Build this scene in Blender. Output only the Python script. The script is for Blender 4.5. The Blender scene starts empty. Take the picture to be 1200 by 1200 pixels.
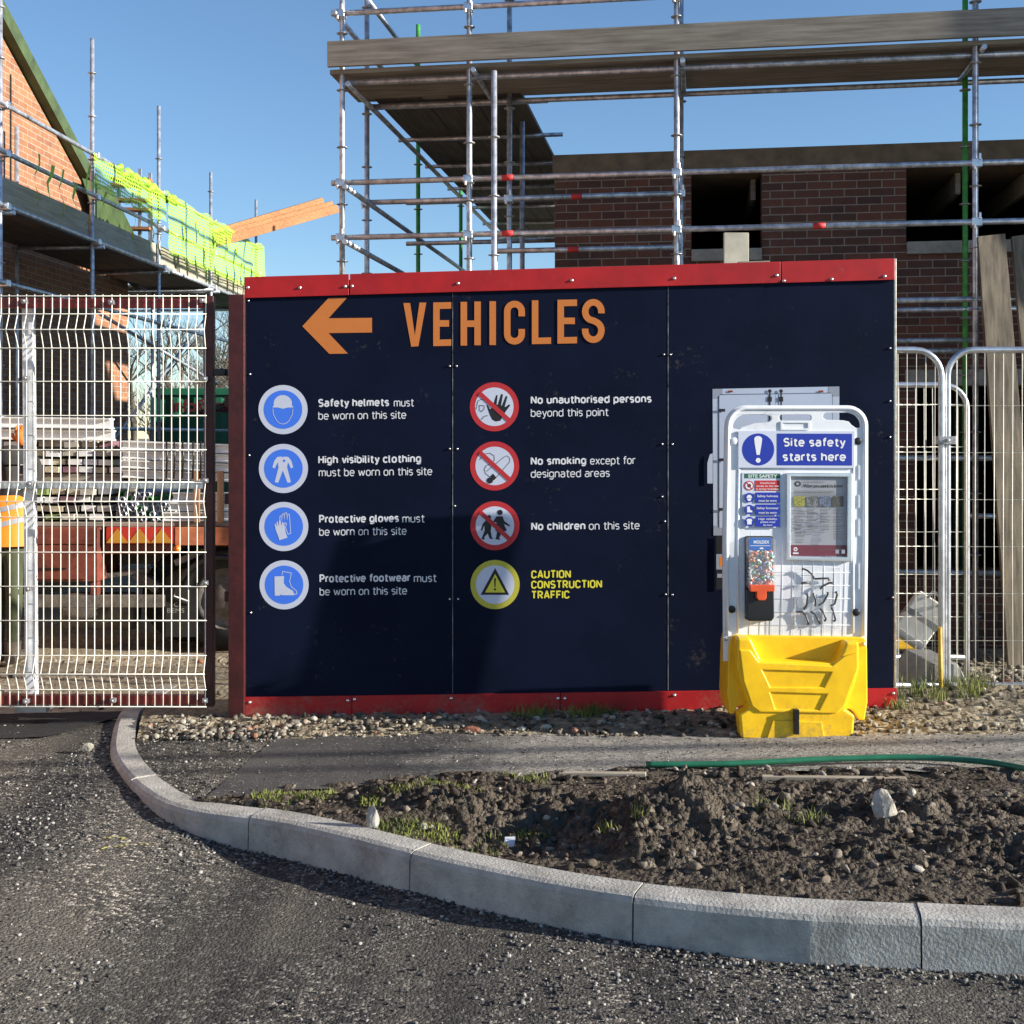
import bpy, bmesh, math, random
import numpy as np
from mathutils import Vector, Matrix, noise
from mathutils.geometry import tessellate_polygon
random.seed(7); np.random.seed(7)
R = math.radians
scene = bpy.context.scene
C = scene.collection

# ------------------------------------------------------------------ camera
F, CX, HY, EYE = 1450.0, 600.0, 512.0, 1.6
cam_d = bpy.data.cameras.new('camera')
cam = bpy.data.objects.new('camera', cam_d); C.objects.link(cam)
cam.location = (0, 0, EYE); cam.rotation_euler = (R(90), 0, 0)
cam_d.sensor_width = 36; cam_d.lens = 36 * F / 1200
cam_d.shift_y = -(600 - HY) / 1200
cam_d.clip_start = 0.05; cam_d.clip_end = 3000
scene.camera = cam
scene.render.resolution_x = 1024; scene.render.resolution_y = 1024
# ------------------------------------------------------------------ light
ALPHA, ELEV = 13.7, 17.7
S = Vector((math.cos(R(ELEV))*math.cos(R(ALPHA)), -math.cos(R(ELEV))*math.sin(R(ALPHA)), math.sin(R(ELEV))))
world = bpy.data.worlds.new('World'); scene.world = world; world.use_nodes = True
wn = world.node_tree
bg = wn.nodes['Background']; bg.inputs['Strength'].default_value = 0.088
sky = wn.nodes.new('ShaderNodeTexSky'); sky.sky_type = 'NISHITA'; sky.sun_disc = False
sky.sun_elevation = R(ELEV); sky.sun_rotation = math.atan2(S.x, S.y)
sky.air_density = 1.0; sky.dust_density = 0.0; sky.ozone_density = 4.0
wn.links.new(sky.outputs['Color'], bg.inputs['Color'])
sun_d = bpy.data.lights.new('sun', 'SUN'); sun_d.energy = 5.0; sun_d.angle = R(0.53); sun_d.color = (1.0, 0.93, 0.82)
sun = bpy.data.objects.new('sun', sun_d); C.objects.link(sun)
sun.rotation_euler = (-S).to_track_quat('-Z', 'Y').to_euler()
scene.view_settings.view_transform = 'Standard'; scene.view_settings.look = 'None'
scene.view_settings.exposure = 1.05; scene.view_settings.gamma = 1.0

# ------------------------------------------------------------------ helpers
def P(px, py, Y): return Vector(((px-CX)/F*Y, Y, EYE + (HY-py)/F*Y))
def X_at(px, Y): return (px-CX)/F*Y
def Z_at(py, Y): return EYE + (HY-py)/F*Y
def smooth(a, b, x):
    t = min(1, max(0, (x-a)/(b-a))); return t*t*(3-2*t)
def lerp(a, b, t): return a+(b-a)*t
def interp(pts, x):
    if x <= pts[0][0]: return pts[0][1]
    for (a, b), (c, d) in zip(pts, pts[1:]):
        if x <= c: return b + (d-b)*(x-a)/(c-a)
    return pts[-1][1]
def z0(x, y=6.5):                       # lie of the land
    sl = 0.012 + 0.0245*max(-4, min(4, x))
    sl *= 1 - smooth(7.4, 9.5, y)
    return sl - min(0.36, max(0, (y-7.3)*0.08))
def GP(px, py):
    z = 0
    for _ in range(6):
        Y = (EYE-z)*F/(py-HY); X = (px-CX)/F*Y; z = z0(X, Y)
    return X, Y, z

def fbm(x, y, s, o=4, seed=0):
    return noise.fractal(Vector((x*s+seed, y*s-seed*1.7, seed*0.37)), 1.0, 2.0, o)

class MB:
    """collects shapes into one mesh"""
    def __init__(s): s.v = []; s.f = []; s.m = []; s.mats = []; s.sm = []
    def mi(s, m):
        if m is None: return 0
        if m not in s.mats: s.mats.append(m)
        return s.mats.index(m)
    def add(s, vs, fs, m=None, sm=False):
        b = len(s.v); s.v += [tuple(v) for v in vs]
        k = s.mi(m)
        for f in fs: s.f.append([i+b for i in f]); s.m.append(k); s.sm.append(sm)
    def box(s, a, b, m=None, mat=None):
        x0, y0, z0_ = a; x1, y1, z1 = b
        vs = [Vector(p) for p in ((x0,y0,z0_),(x1,y0,z0_),(x1,y1,z0_),(x0,y1,z0_),(x0,y0,z1),(x1,y0,z1),(x1,y1,z1),(x0,y1,z1))]
        if mat: vs = [mat @ v for v in vs]
        s.add(vs, [(0,3,2,1),(4,5,6,7),(0,1,5,4),(1,2,6,5),(2,3,7,6),(3,0,4,7)], m)
    def bar(s, p, q, w, h, m=None, up=Vector((0,0,1))):
        p = Vector(p); q = Vector(q); d = (q-p).normalized()
        a = d.cross(up)
        if a.length < 1e-4: a = d.cross(Vector((0,1,0)))
        a.normalize(); b = a.cross(d).normalized()
        vs = [e + a*(sx*w/2) + b*(sy*h/2) for e in (p, q) for sx, sy in ((-1,-1),(1,-1),(1,1),(-1,1))]
        s.add(vs, [(3,2,1,0),(4,5,6,7),(0,1,5,4),(1,2,6,5),(2,3,7,6),(3,0,4,7)], m)
    def tube(s, pts, r, n=8, m=None, cap=True, closed=False):
        pts = [Vector(p) for p in pts]; k = len(pts)
        rr = r if isinstance(r, (list, tuple)) else [r]*k
        rings = []; prev = None
        for i, p in enumerate(pts):
            if closed: d = pts[(i+1) % k] - pts[i-1]
            else: d = pts[min(i+1, k-1)] - pts[max(i-1, 0)]
            d.normalize()
            if prev is None:
                a = d.cross(Vector((0,0,1)))
                if a.length < 1e-3: a = d.cross(Vector((0,1,0)))
            else:
                a = prev - d*prev.dot(d)
            a.normalize(); prev = a; b = d.cross(a)
            rings.append([p + (a*math.cos(2*math.pi*j/n) + b*math.sin(2*math.pi*j/n))*rr[i] for j in range(n)])
        vs = [v for rg in rings for v in rg]; fs = []
        for i in range(k if closed else k-1):
            i2 = (i+1) % k
            for j in range(n):
                fs.append((i*n+j, i*n+(j+1) % n, i2*n+(j+1) % n, i2*n+j))
        s.add(vs, fs, m, True)
        if cap and not closed:
            s.add(rings[0], [list(range(n))[::-1]], m); s.add(rings[-1], [list(range(n))], m)
    def prism(s, outer, holes, fn, d0, d1, m=None):
        """polygon with holes extruded between fn(x,y,d0) and fn(x,y,d1)"""
        loops = [outer] + list(holes)
        flat = [p for l in loops for p in l]
        tris = tessellate_polygon([[Vector((p[0], p[1], 0)) for p in l] for l in loops])
        n = len(flat)
        vs = [fn(p[0], p[1], d0) for p in flat] + [fn(p[0], p[1], d1) for p in flat]
        fs = [list(t) for t in tris] + [[t[2]+n, t[1]+n, t[0]+n] for t in tris]
        b = 0
        for l in loops:
            k = len(l)
            for i in range(k):
                j = (i+1) % k; fs.append([b+i, b+j, n+b+j, n+b+i])
            b += k
        s.add(vs, fs, m)
    def lathe(s, prof, origin, axis, n=20, m=None):
        axis = Vector(axis).normalized(); a = axis.orthogonal().normalized(); b = axis.cross(a); o = Vector(origin)
        vs = []; fs = []
        for r, h in prof:
            for j in range(n):
                t = 2*math.pi*j/n; vs.append(o + axis*h + (a*math.cos(t)+b*math.sin(t))*r)
        for i in range(len(prof)-1):
            for j in range(n): fs.append((i*n+j, i*n+(j+1) % n, (i+1)*n+(j+1) % n, (i+1)*n+j))
        s.add(vs, fs, m, True)
    def build(s, name, m=None, parent=None, bevel=0, fix=True, segs=2, smooth_all=False):
        me = bpy.data.meshes.new(name)
        org = Vector((0,0,0))
        me.from_pydata(s.v, [], s.f)
        if s.mats and m is None:
            for k in s.mats: me.materials.append(k)
            me.polygons.foreach_set('material_index', s.m)
        elif m is not None: me.materials.append(m)
        if smooth_all: me.polygons.foreach_set('use_smooth', [True]*len(s.f))
        else: me.polygons.foreach_set('use_smooth', s.sm)
        if fix:
            bm = bmesh.new(); bm.from_mesh(me)
            bmesh.ops.remove_doubles(bm, verts=bm.verts, dist=1e-5)
            bmesh.ops.recalc_face_normals(bm, faces=bm.faces); bm.to_mesh(me); bm.free()
        me.update()
        o = bpy.data.objects.new(name, me); C.objects.link(o)
        if parent: o.parent = parent
        if bevel:
            md = o.modifiers.new('bevel', 'BEVEL'); md.width = bevel; md.segments = segs; md.limit_method = 'ANGLE'; md.angle_limit = R(35)
            md.harden_normals = False
            me.polygons.foreach_set('use_smooth', [True]*len(me.polygons))
            try:
                e = o.modifiers.new('wn', 'WEIGHTED_NORMAL'); e.keep_sharp = True
            except Exception: pass
        return o

def tag(o, label=None, cat=None, group=None, kind=None):
    if label: o['label'] = label
    if cat: o['category'] = cat
    if group: o['group'] = group
    if kind: o['kind'] = kind
    return o
def empty(name, loc=(0,0,0), label=None, cat=None, group=None, rz=0):
    o = bpy.data.objects.new(name, None); C.objects.link(o); o.location = loc; o.rotation_euler = (0,0,rz)
    o.empty_display_size = .1
    tag(o, label, cat, group); return o
def settle(root):
    """children were built in world coordinates: keep them there under the moved root"""
    bpy.context.view_layer.update()
    inv = root.matrix_world.inverted()
    for ch in [o for o in C.objects if o.parent == root]:
        if not ch.get('_local'): ch.matrix_parent_inverse = inv

# ------------------------------------------------------------------ materials
def new_mat(name):
    m = bpy.data.materials.new(name); m.use_nodes = True
    nt = m.node_tree; return m, nt, nt.nodes['Principled BSDF']
def N(nt, t, **kw):
    n = nt.nodes.new(t)
    for k, v in kw.items():
        if k in n.inputs: n.inputs[k].default_value = v
        else: setattr(n, k, v)
    return n
def sc(c, f): return tuple(min(1, max(0, x*f)) for x in c[:3]) + (1,)
def M(name, col, rough=.6, metal=0, var=.15, vs=6, bump=0, bs=60, col2=None, spec=.5, detail=5, splash=None, scuff=0):
    m, nt, b = new_mat(name)
    tc = N(nt, 'ShaderNodeTexCoord')
    n = N(nt, 'ShaderNodeTexNoise', Scale=vs, Detail=detail, Roughness=.65)
    nt.links.new(tc.outputs['Object'], n.inputs['Vector'])
    r = N(nt, 'ShaderNodeValToRGB')
    c1 = sc(col, 1-var); c2 = sc(col2, 1) if col2 else sc(col, 1+var)
    r.color_ramp.elements[0].position = .33; r.color_ramp.elements[1].position = .67
    r.color_ramp.elements[0].color = c1; r.color_ramp.elements[1].color = c2
    nt.links.new(n.outputs['Fac'], r.inputs['Fac']); out = r.outputs['Color']
    if splash:                                     # dried mud spots, thinning out with height; faint scuffs everywhere
        top, amt = splash
        sz = N(nt, 'ShaderNodeSeparateXYZ'); nt.links.new(tc.outputs['Object'], sz.inputs[0])
        mr = N(nt, 'ShaderNodeMapRange'); mr.inputs['From Min'].default_value = 0; mr.inputs['From Max'].default_value = top
        mr.inputs['To Min'].default_value = amt; mr.inputs['To Max'].default_value = 0; nt.links.new(sz.outputs['Z'], mr.inputs['Value'])
        sn = N(nt, 'ShaderNodeTexNoise', Scale=38, Detail=8, Roughness=.75); nt.links.new(tc.outputs['Object'], sn.inputs['Vector'])
        sn2 = N(nt, 'ShaderNodeTexNoise', Scale=3.2, Detail=6, Roughness=.7); nt.links.new(tc.outputs['Object'], sn2.inputs['Vector'])
        a1_ = N(nt, 'ShaderNodeMath', operation='ADD'); nt.links.new(sn.outputs['Fac'], a1_.inputs[0]); nt.links.new(sn2.outputs['Fac'], a1_.inputs[1])
        a2_ = N(nt, 'ShaderNodeMath', operation='ADD'); nt.links.new(a1_.outputs[0], a2_.inputs[0]); nt.links.new(mr.outputs[0], a2_.inputs[1])
        rs_ = N(nt, 'ShaderNodeMapRange'); rs_.inputs['From Min'].default_value = 1.18; rs_.inputs['From Max'].default_value = 1.5; rs_.inputs['To Max'].default_value = .6; nt.links.new(a2_.outputs[0], rs_.inputs['Value'])
        mm_ = N(nt, 'ShaderNodeMix', data_type='RGBA'); nt.links.new(rs_.outputs[0], mm_.inputs['Factor']); nt.links.new(out, mm_.inputs['A']); mm_.inputs['B'].default_value = (.20,.16,.115,1); out = mm_.outputs['Result']
    nt.links.new(out, b.inputs['Base Color'])
    b.inputs['Roughness'].default_value = rough; b.inputs['Metallic'].default_value = metal
    b.inputs['Specular IOR Level'].default_value = spec
    if bump:
        n2 = N(nt, 'ShaderNodeTexNoise', Scale=bs, Detail=6); nt.links.new(tc.outputs['Object'], n2.inputs['Vector'])
        bp = N(nt, 'ShaderNodeBump', Strength=min(1, bump), Distance=.02); nt.links.new(n2.outputs['Fac'], bp.inputs['Height'])
        nt.links.new(bp.outputs['Normal'], b.inputs['Normal'])
    return m
def gravel_mat(name, cols, scale, rough=.9, bump=.8, dist=.012, patch=None, patch_s=.9, fade=None, tracks=False):
    """stones: cells of a voronoi, each its own grey, over darker binder"""
    m, nt, b = new_mat(name)
    tc = N(nt, 'ShaderNodeTexCoord')
    v = N(nt, 'ShaderNodeTexVoronoi', Scale=scale); nt.links.new(tc.outputs['Object'], v.inputs['Vector'])
    sep = N(nt, 'ShaderNodeSeparateColor'); nt.links.new(v.outputs['Color'], sep.inputs['Color'])
    r = N(nt, 'ShaderNodeValToRGB'); cr = r.color_ramp
    while len(cr.elements) < len(cols): cr.elements.new(.5)
    for i, (p, c) in enumerate(cols): cr.elements[i].position = p; cr.elements[i].color = tuple(c)+(1,)
    nt.links.new(sep.outputs['Red'], r.inputs['Fac'])
    out = r.outputs['Color']
    n = N(nt, 'ShaderNodeTexNoise', Scale=patch_s, Detail=6, Roughness=.6); nt.links.new(tc.outputs['Object'], n.inputs['Vector'])
    r2 = N(nt, 'ShaderNodeValToRGB'); r2.color_ramp.elements[0].position = .42; r2.color_ramp.elements[1].position = .6
    nt.links.new(n.outputs['Fac'], r2.inputs['Fac'])
    if patch:
        mx = N(nt, 'ShaderNodeMix', data_type='RGBA'); mx.inputs['B'].default_value = tuple(patch)+(1,)
        mul = N(nt, 'ShaderNodeMath', operation='MULTIPLY'); mul.inputs[1].default_value = .75
        nt.links.new(r2.outputs['Color'], mul.inputs[0]); nt.links.new(mul.outputs[0], mx.inputs['Factor'])
        nt.links.new(out, mx.inputs['A']); out = mx.outputs['Result']
    if tracks:                                     # worn and dusty bands along the way vehicles drive
        mp = N(nt, 'ShaderNodeMapping'); mp.inputs['Scale'].default_value = (1.5,.22,1); nt.links.new(tc.outputs['Object'], mp.inputs['Vector'])
        tn = N(nt, 'ShaderNodeTexNoise', Scale=1.3, Detail=7, Roughness=.62); nt.links.new(mp.outputs[0], tn.inputs['Vector'])
        tr_ = N(nt, 'ShaderNodeValToRGB'); tr_.color_ramp.elements[0].position = .36; tr_.color_ramp.elements[1].position = .66
        tr_.color_ramp.elements[0].color = (.50,.50,.50,1); tr_.color_ramp.elements[1].color = (1.45,1.38,1.25,1); nt.links.new(tn.outputs['Fac'], tr_.inputs['Fac'])
        tm = N(nt, 'ShaderNodeMix', data_type='RGBA', blend_type='MULTIPLY'); tm.inputs['Factor'].default_value = 1.0
        nt.links.new(out, tm.inputs['A']); nt.links.new(tr_.outputs['Color'], tm.inputs['B']); out = tm.outputs['Result']
    if fade:                                       # fresh tarmac wearing into dusty old tarmac along x
        fx0, fx1, cols2 = fade
        ra = N(nt, 'ShaderNodeValToRGB')
        while len(ra.color_ramp.elements) < len(cols2): ra.color_ramp.elements.new(.5)
        for i, (p, c) in enumerate(cols2): ra.color_ramp.elements[i].position = p; ra.color_ramp.elements[i].color = tuple(c)+(1,)
        nt.links.new(sep.outputs['Red'], ra.inputs['Fac'])
        sx = N(nt, 'ShaderNodeSeparateXYZ'); nt.links.new(tc.outputs['Object'], sx.inputs[0])
        nn = N(nt, 'ShaderNodeTexNoise', Scale=2.2, Detail=7, Roughness=.65); nt.links.new(tc.outputs['Object'], nn.inputs['Vector'])
        ma = N(nt, 'ShaderNodeMath', operation='MULTIPLY_ADD'); ma.inputs[1].default_value = 1.6; nt.links.new(nn.outputs['Fac'], ma.inputs[0]); nt.links.new(sx.outputs['X'], ma.inputs[2])
        mr = N(nt, 'ShaderNodeMapRange'); mr.inputs['From Min'].default_value = fx0+.8; mr.inputs['From Max'].default_value = fx1+.8; nt.links.new(ma.outputs[0], mr.inputs['Value'])
        m2 = N(nt, 'ShaderNodeMix', data_type='RGBA'); nt.links.new(mr.outputs[0], m2.inputs['Factor']); nt.links.new(out, m2.inputs['A']); nt.links.new(ra.outputs['Color'], m2.inputs['B']); out = m2.outputs['Result']
    nt.links.new(out, b.inputs['Base Color'])
    b.inputs['Roughness'].default_value = rough; b.inputs['Specular IOR Level'].default_value = .3
    n3 = N(nt, 'ShaderNodeTexNoise', Scale=scale*2.2, Detail=4); nt.links.new(tc.outputs['Object'], n3.inputs['Vector'])
    ad = N(nt, 'ShaderNodeMath', operation='SUBTRACT'); nt.links.new(n3.outputs['Fac'], ad.inputs[0]); nt.links.new(v.outputs['Distance'], ad.inputs[1])
    bp = N(nt, 'ShaderNodeBump', Strength=bump, Distance=dist); nt.links.new(ad.outputs[0], bp.inputs['Height'])
    nt.links.new(bp.outputs['Normal'], b.inputs['Normal'])
    return m
def brick_mat(name, c1, c2, mortar, axis='x', var=.5):
    m, nt, b = new_mat(name)
    tc = N(nt, 'ShaderNodeTexCoord'); sp = N(nt, 'ShaderNodeSeparateXYZ'); cb = N(nt, 'ShaderNodeCombineXYZ')
    nt.links.new(tc.outputs['Object'], sp.inputs[0])
    nt.links.new(sp.outputs['X' if axis == 'x' else 'Y'], cb.inputs['X']); nt.links.new(sp.outputs['Z'], cb.inputs['Y'])
    br = N(nt, 'ShaderNodeTexBrick', Scale=1.0); br.inputs['Brick Width'].default_value = .225; br.inputs['Row Height'].default_value = .075
    br.inputs['Mortar Size'].default_value = .0055; br.inputs['Mortar Smooth'].default_value = .2; br.inputs['Bias'].default_value = -.1
    br.inputs['Color1'].default_value = tuple(c1)+(1,); br.inputs['Color2'].default_value = tuple(c2)+(1,); br.inputs['Mortar'].default_value = tuple(mortar)+(1,)
    nt.links.new(cb.outputs[0], br.inputs['Vector'])
    n = N(nt, 'ShaderNodeTexNoise', Scale=9, Detail=8, Roughness=.7); nt.links.new(tc.outputs['Object'], n.inputs['Vector'])
    mx = N(nt, 'ShaderNodeMix', data_type='RGBA', blend_type='MULTIPLY'); mx.inputs['Factor'].default_value = var
    r = N(nt, 'ShaderNodeValToRGB'); r.color_ramp.elements[0].position = .3; r.color_ramp.elements[1].position = .7
    r.color_ramp.elements[0].color = (.35,.35,.35,1); r.color_ramp.elements[1].color = (1.0,1.0,1.0,1)
    nt.links.new(n.outputs['Fac'], r.inputs['Fac'])
    nt.links.new(br.outputs['Color'], mx.inputs['A']); nt.links.new(r.outputs['Color'], mx.inputs['B'])
    nt.links.new(mx.outputs['Result'], b.inputs['Base Color'])
    b.inputs['Roughness'].default_value = .85
    bp = N(nt, 'ShaderNodeBump', Strength=.7, Distance=.008); bp.invert = True
    nt.links.new(br.outputs['Fac'], bp.inputs['Height']); nt.links.new(bp.outputs['Normal'], b.inputs['Normal'])
    return m
def wood_mat(name, c1, c2, axis='z', scale=14, rough=.75):
    m, nt, b = new_mat(name)
    tc = N(nt, 'ShaderNodeTexCoord'); mp = N(nt, 'ShaderNodeMapping')
    mp.inputs['Scale'].default_value = {'z': (1,1,.06), 'x': (.06,1,1), 'y': (1,.06,1)}[axis]
    nt.links.new(tc.outputs['Object'], mp.inputs['Vector'])
    n = N(nt, 'ShaderNodeTexNoise', Scale=scale*3, Detail=6, Roughness=.6); nt.links.new(mp.outputs[0], n.inputs['Vector'])
    n2 = N(nt, 'ShaderNodeTexNoise', Scale=2.5, Detail=5); nt.links.new(tc.outputs['Object'], n2.inputs['Vector'])
    ad = N(nt, 'ShaderNodeMath', operation='MULTIPLY_ADD'); ad.inputs[1].default_value = 3; nt.links.new(n.outputs['Fac'], ad.inputs[0]); nt.links.new(n2.outputs['Fac'], ad.inputs[2])
    hf = N(nt, 'ShaderNodeMath', operation='MULTIPLY'); hf.inputs[1].default_value = .25; nt.links.new(ad.outputs[0], hf.inputs[0])
    r = N(nt, 'ShaderNodeValToRGB'); r.color_ramp.elements[0].position = .36; r.color_ramp.elements[1].position = .64
    r.color_ramp.elements[0].color = tuple(c1)+(1,); r.color_ramp.elements[1].color = tuple(c2)+(1,)
    nt.links.new(hf.outputs[0], r.inputs['Fac']); nt.links.new(r.outputs['Color'], b.inputs['Base Color'])
    b.inputs['Roughness'].default_value = rough
    bp = N(nt, 'ShaderNodeBump', Strength=.35, Distance=.005); nt.links.new(n.outputs['Fac'], bp.inputs['Height']); nt.links.new(bp.outputs['Normal'], b.inputs['Normal'])
    return m
def clear_mat(name, tint=(1,1,1), alpha=.25, rough=.08):
    m, nt, b = new_mat(name)
    b.inputs['Base Color'].default_value = tuple(tint)+(1,); b.inputs['Roughness'].default_value = rough
    b.inputs['Alpha'].default_value = alpha
    n = N(nt, 'ShaderNodeTexNoise', Scale=30); bp = N(nt, 'ShaderNodeBump', Strength=.05); nt.links.new(n.outputs['Fac'], bp.inputs['Height']); nt.links.new(bp.outputs['Normal'], b.inputs['Normal'])
    return m
def net_mat(name, col, cell=.045, fill=.36):
    """woven debris netting: threads with open holes"""
    m, nt, b = new_mat(name)
    tc = N(nt, 'ShaderNodeTexCoord'); sp = N(nt, 'ShaderNodeSeparateXYZ'); nt.links.new(tc.outputs['Object'], sp.inputs[0])
    outs = []
    for ax in ('Y', 'Z'):
        mu = N(nt, 'ShaderNodeMath', operation='MULTIPLY'); mu.inputs[1].default_value = 1/cell; nt.links.new(sp.outputs[ax], mu.inputs[0])
        fr = N(nt, 'ShaderNodeMath', operation='FRACT'); nt.links.new(mu.outputs[0], fr.inputs[0])
        lt = N(nt, 'ShaderNodeMath', operation='LESS_THAN'); lt.inputs[1].default_value = fill; nt.links.new(fr.outputs[0], lt.inputs[0]); outs.append(lt)
    mxm = N(nt, 'ShaderNodeMath', operation='MAXIMUM'); nt.links.new(outs[0].outputs[0], mxm.inputs[0]); nt.links.new(outs[1].outputs[0], mxm.inputs[1])
    nt.links.new(mxm.outputs[0], b.inputs['Alpha'])
    b.inputs['Base Color'].default_value = tuple(col)+(1,); b.inputs['Roughness'].default_value = .6
    tl = N(nt, 'ShaderNodeBsdfTranslucent'); tl.inputs['Color'].default_value = tuple(col)+(1,)
    return m

m_navy = M('navy_panel', (.0055,.0088,.025), .5, var=.2, vs=2, bump=.06, bs=5, spec=.08, splash=(.30, .03))
m_red = M('red_panel', (.43,.008,.010), .5, var=.2, vs=4, bump=.05, bs=10, splash=(.26, .26))
m_maroon = M('maroon_paint', (.052,.007,.007), .45, var=.35, vs=9, bump=.1, bs=30)
m_redpaint = M('red_frame_paint', (.16,.015,.012), .45, var=.4, vs=11, bump=.1, bs=30)
m_trim = M('aluminium_trim', (.6,.58,.52), .4, .6, var=.3, vs=30)
m_zinc = M('zinc', (.62,.64,.68), .32, .85, var=.25, vs=12)
m_bolt = M('bolt_steel', (.75,.77,.8), .25, .9, var=.1)
m_orange = M('orange_print', (.62,.19,.035), .5, var=.03)
m_white = M('white_print', (.78,.79,.82), .5, var=.03)
m_ringw = M('ring_print', (.60,.64,.76), .5, var=.03)
m_yel = M('yellow_print', (.80,.72,.05), .5, var=.03)
m_yelring = M('olive_yellow_print', (.52,.48,.05), .5, var=.03)
m_blue = M('light_blue_print', (.055,.20,.85), .5, var=.03)
m_redp = M('red_print', (.52,.025,.03), .5, var=.03)
m_blackp = M('black_print', (.012,.012,.014), .5, var=.03)
m_para = M('small_print', (.10,.10,.11), .5, var=.05)
m_royal = M('royal_blue_print', (.012,.035,.36), .45, var=.03)
m_green_p = M('green_print', (.02,.14,.07), .5, var=.03)
m_greyp = M('grey_print', (.30,.33,.39), .5, var=.03)
m_lgreyp = M('pale_grey_print', (.48,.54,.66), .5, var=.04)
m_wire = M('galvanised_wire', (.82,.80,.70), .45, .1, var=.12, vs=20)
m_tube = M('scaffold_tube', (.50,.53,.58), .42, .65, var=.45, vs=14, bump=.05, bs=40)
m_tubeg = M('green_tube', (.06,.30,.05), .5, .1, var=.4, vs=10)
m_coup = M('coupler_steel', (.42,.42,.43), .5, .7, var=.4, vs=30)
m_tape = M('red_tape', (.55,.03,.03), .6, var=.2)
m_board = wood_mat('weathered_board', (.075,.060,.042), (.24,.195,.135), 'z', 10)
m_boardx = wood_mat('weathered_board_lying', (.17,.145,.11), (.36,.32,.26), 'x', 10)
m_decky = wood_mat('scaffold_deck', (.045,.036,.028), (.12,.098,.074), 'y', 10)
m_toe = wood_mat('toe_board', (.30,.27,.20), (.48,.44,.34), 'y', 10)
m_newwood = wood_mat('new_timber', (.25,.10,.032), (.45,.205,.075), 'x', 12)
m_net = net_mat('lime_netting', (.34,.62,.04))
m_netd = M('green_tarpaulin', (.045,.075,.018), .6, var=.4, vs=5)
m_lime = M('lime_strip', (.30,.55,.035), .6, var=.25, vs=9)
m_brick_r = brick_mat('dark_red_brick', (.175,.068,.044), (.080,.042,.034), (.30,.27,.23), 'x')
m_brick_ry = brick_mat('dark_red_brick_side', (.175,.068,.044), (.080,.042,.034), (.30,.27,.23), 'y')
m_brick_l = brick_mat('orange_brick', (.40,.185,.09), (.28,.115,.06), (.42,.37,.29), 'y')
m_brick_lx = brick_mat('orange_brick_end', (.40,.185,.09), (.28,.115,.06), (.42,.37,.29), 'x')
m_conc = M('concrete', (.30,.29,.26), .85, var=.25, vs=5, bump=.3, bs=60)
m_kerb = M('kerb_concrete', (.40,.385,.345), .88, var=.3, vs=6, splash=(.02, .16), bump=.3, bs=90)
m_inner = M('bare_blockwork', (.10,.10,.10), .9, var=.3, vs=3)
m_hdpe = M('white_plastic', (.78,.80,.83), .38, var=.07, vs=5, spec=.5, splash=(1.2, .10))
m_hdpey = M('yellow_plastic', (.95,.555,.010), .40, var=.10, vs=9, bump=.04, bs=25, splash=(.30, .30))
m_blackpl = M('black_plastic', (.012,.012,.013), .35, var=.2)
m_silver = M('snap_frame', (.72,.74,.78), .25, .75, var=.08)
m_hose = M('green_hose', (.02,.14,.075), .35, var=.25, vs=12)
m_truckred = M('truck_red', (.17,.042,.026), .55, var=.45, vs=6)
m_truckor = M('deck_orange', (.50,.16,.07), .6, var=.35, vs=7)
m_chred = M('chevron_red', (.50,.035,.02), .5, var=.1)
m_chyel = M('chevron_yellow', (.50,.24,.025), .5, var=.1)
m_steelg = M('dirty_steel', (.16,.14,.12), .7, .3, var=.5, vs=9, bump=.2)
m_rubber = M('rubber', (.018,.017,.016), .85, var=.4, vs=7)
m_alu = M('aluminium_beam', (.76,.76,.73), .5, .05, var=.12, vs=5)
m_conta = M('green_container', (.02,.15,.085), .5, var=.2, vs=3)
m_marp = M('maroon_print', (.10,.01,.02), .6, var=.05)
m_rock = M('limestone', (.34,.31,.25), .9, var=.4, vs=9, bump=.6, bs=30)
m_stone = M('rubble_stone', (.22,.185,.13), .9, var=.55, vs=7, bump=.4, bs=60, col2=(.42,.37,.28))
m_clod = M('soil_clod', (.060,.046,.033), .95, var=.45, vs=9, bump=.8, bs=50, col2=(.16,.13,.10))
m_grass = M('grass_blade', (.10,.15,.025), .7, var=.5, vs=4, col2=(.24,.26,.05))
m_bark = M('bark', (.10,.085,.065), .9, var=.3, vs=5)
m_clear = clear_mat('clear_acrylic', (.35,.37,.40), .05)
m_skin = M('skin', (.45,.26,.18), .6, var=.05)
m_hivis = M('hi_vis_orange', (.95,.26,.015), .6, var=.1)
m_refl = M('reflective_tape', (.42,.43,.45), .4, .3, var=.1)
m_dark = M('dark_fleece', (.03,.028,.027), .9, var=.3)
m_trous = M('green_trousers', (.055,.065,.03), .9, var=.3)
m_glove = M('orange_glove', (.8,.2,.02), .7, var=.1)
m_boot = M('boot', (.09,.07,.05), .8, var=.4)
m_membrane = M('green_membrane', (.055,.085,.03), .6, var=.4, vs=4)

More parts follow.
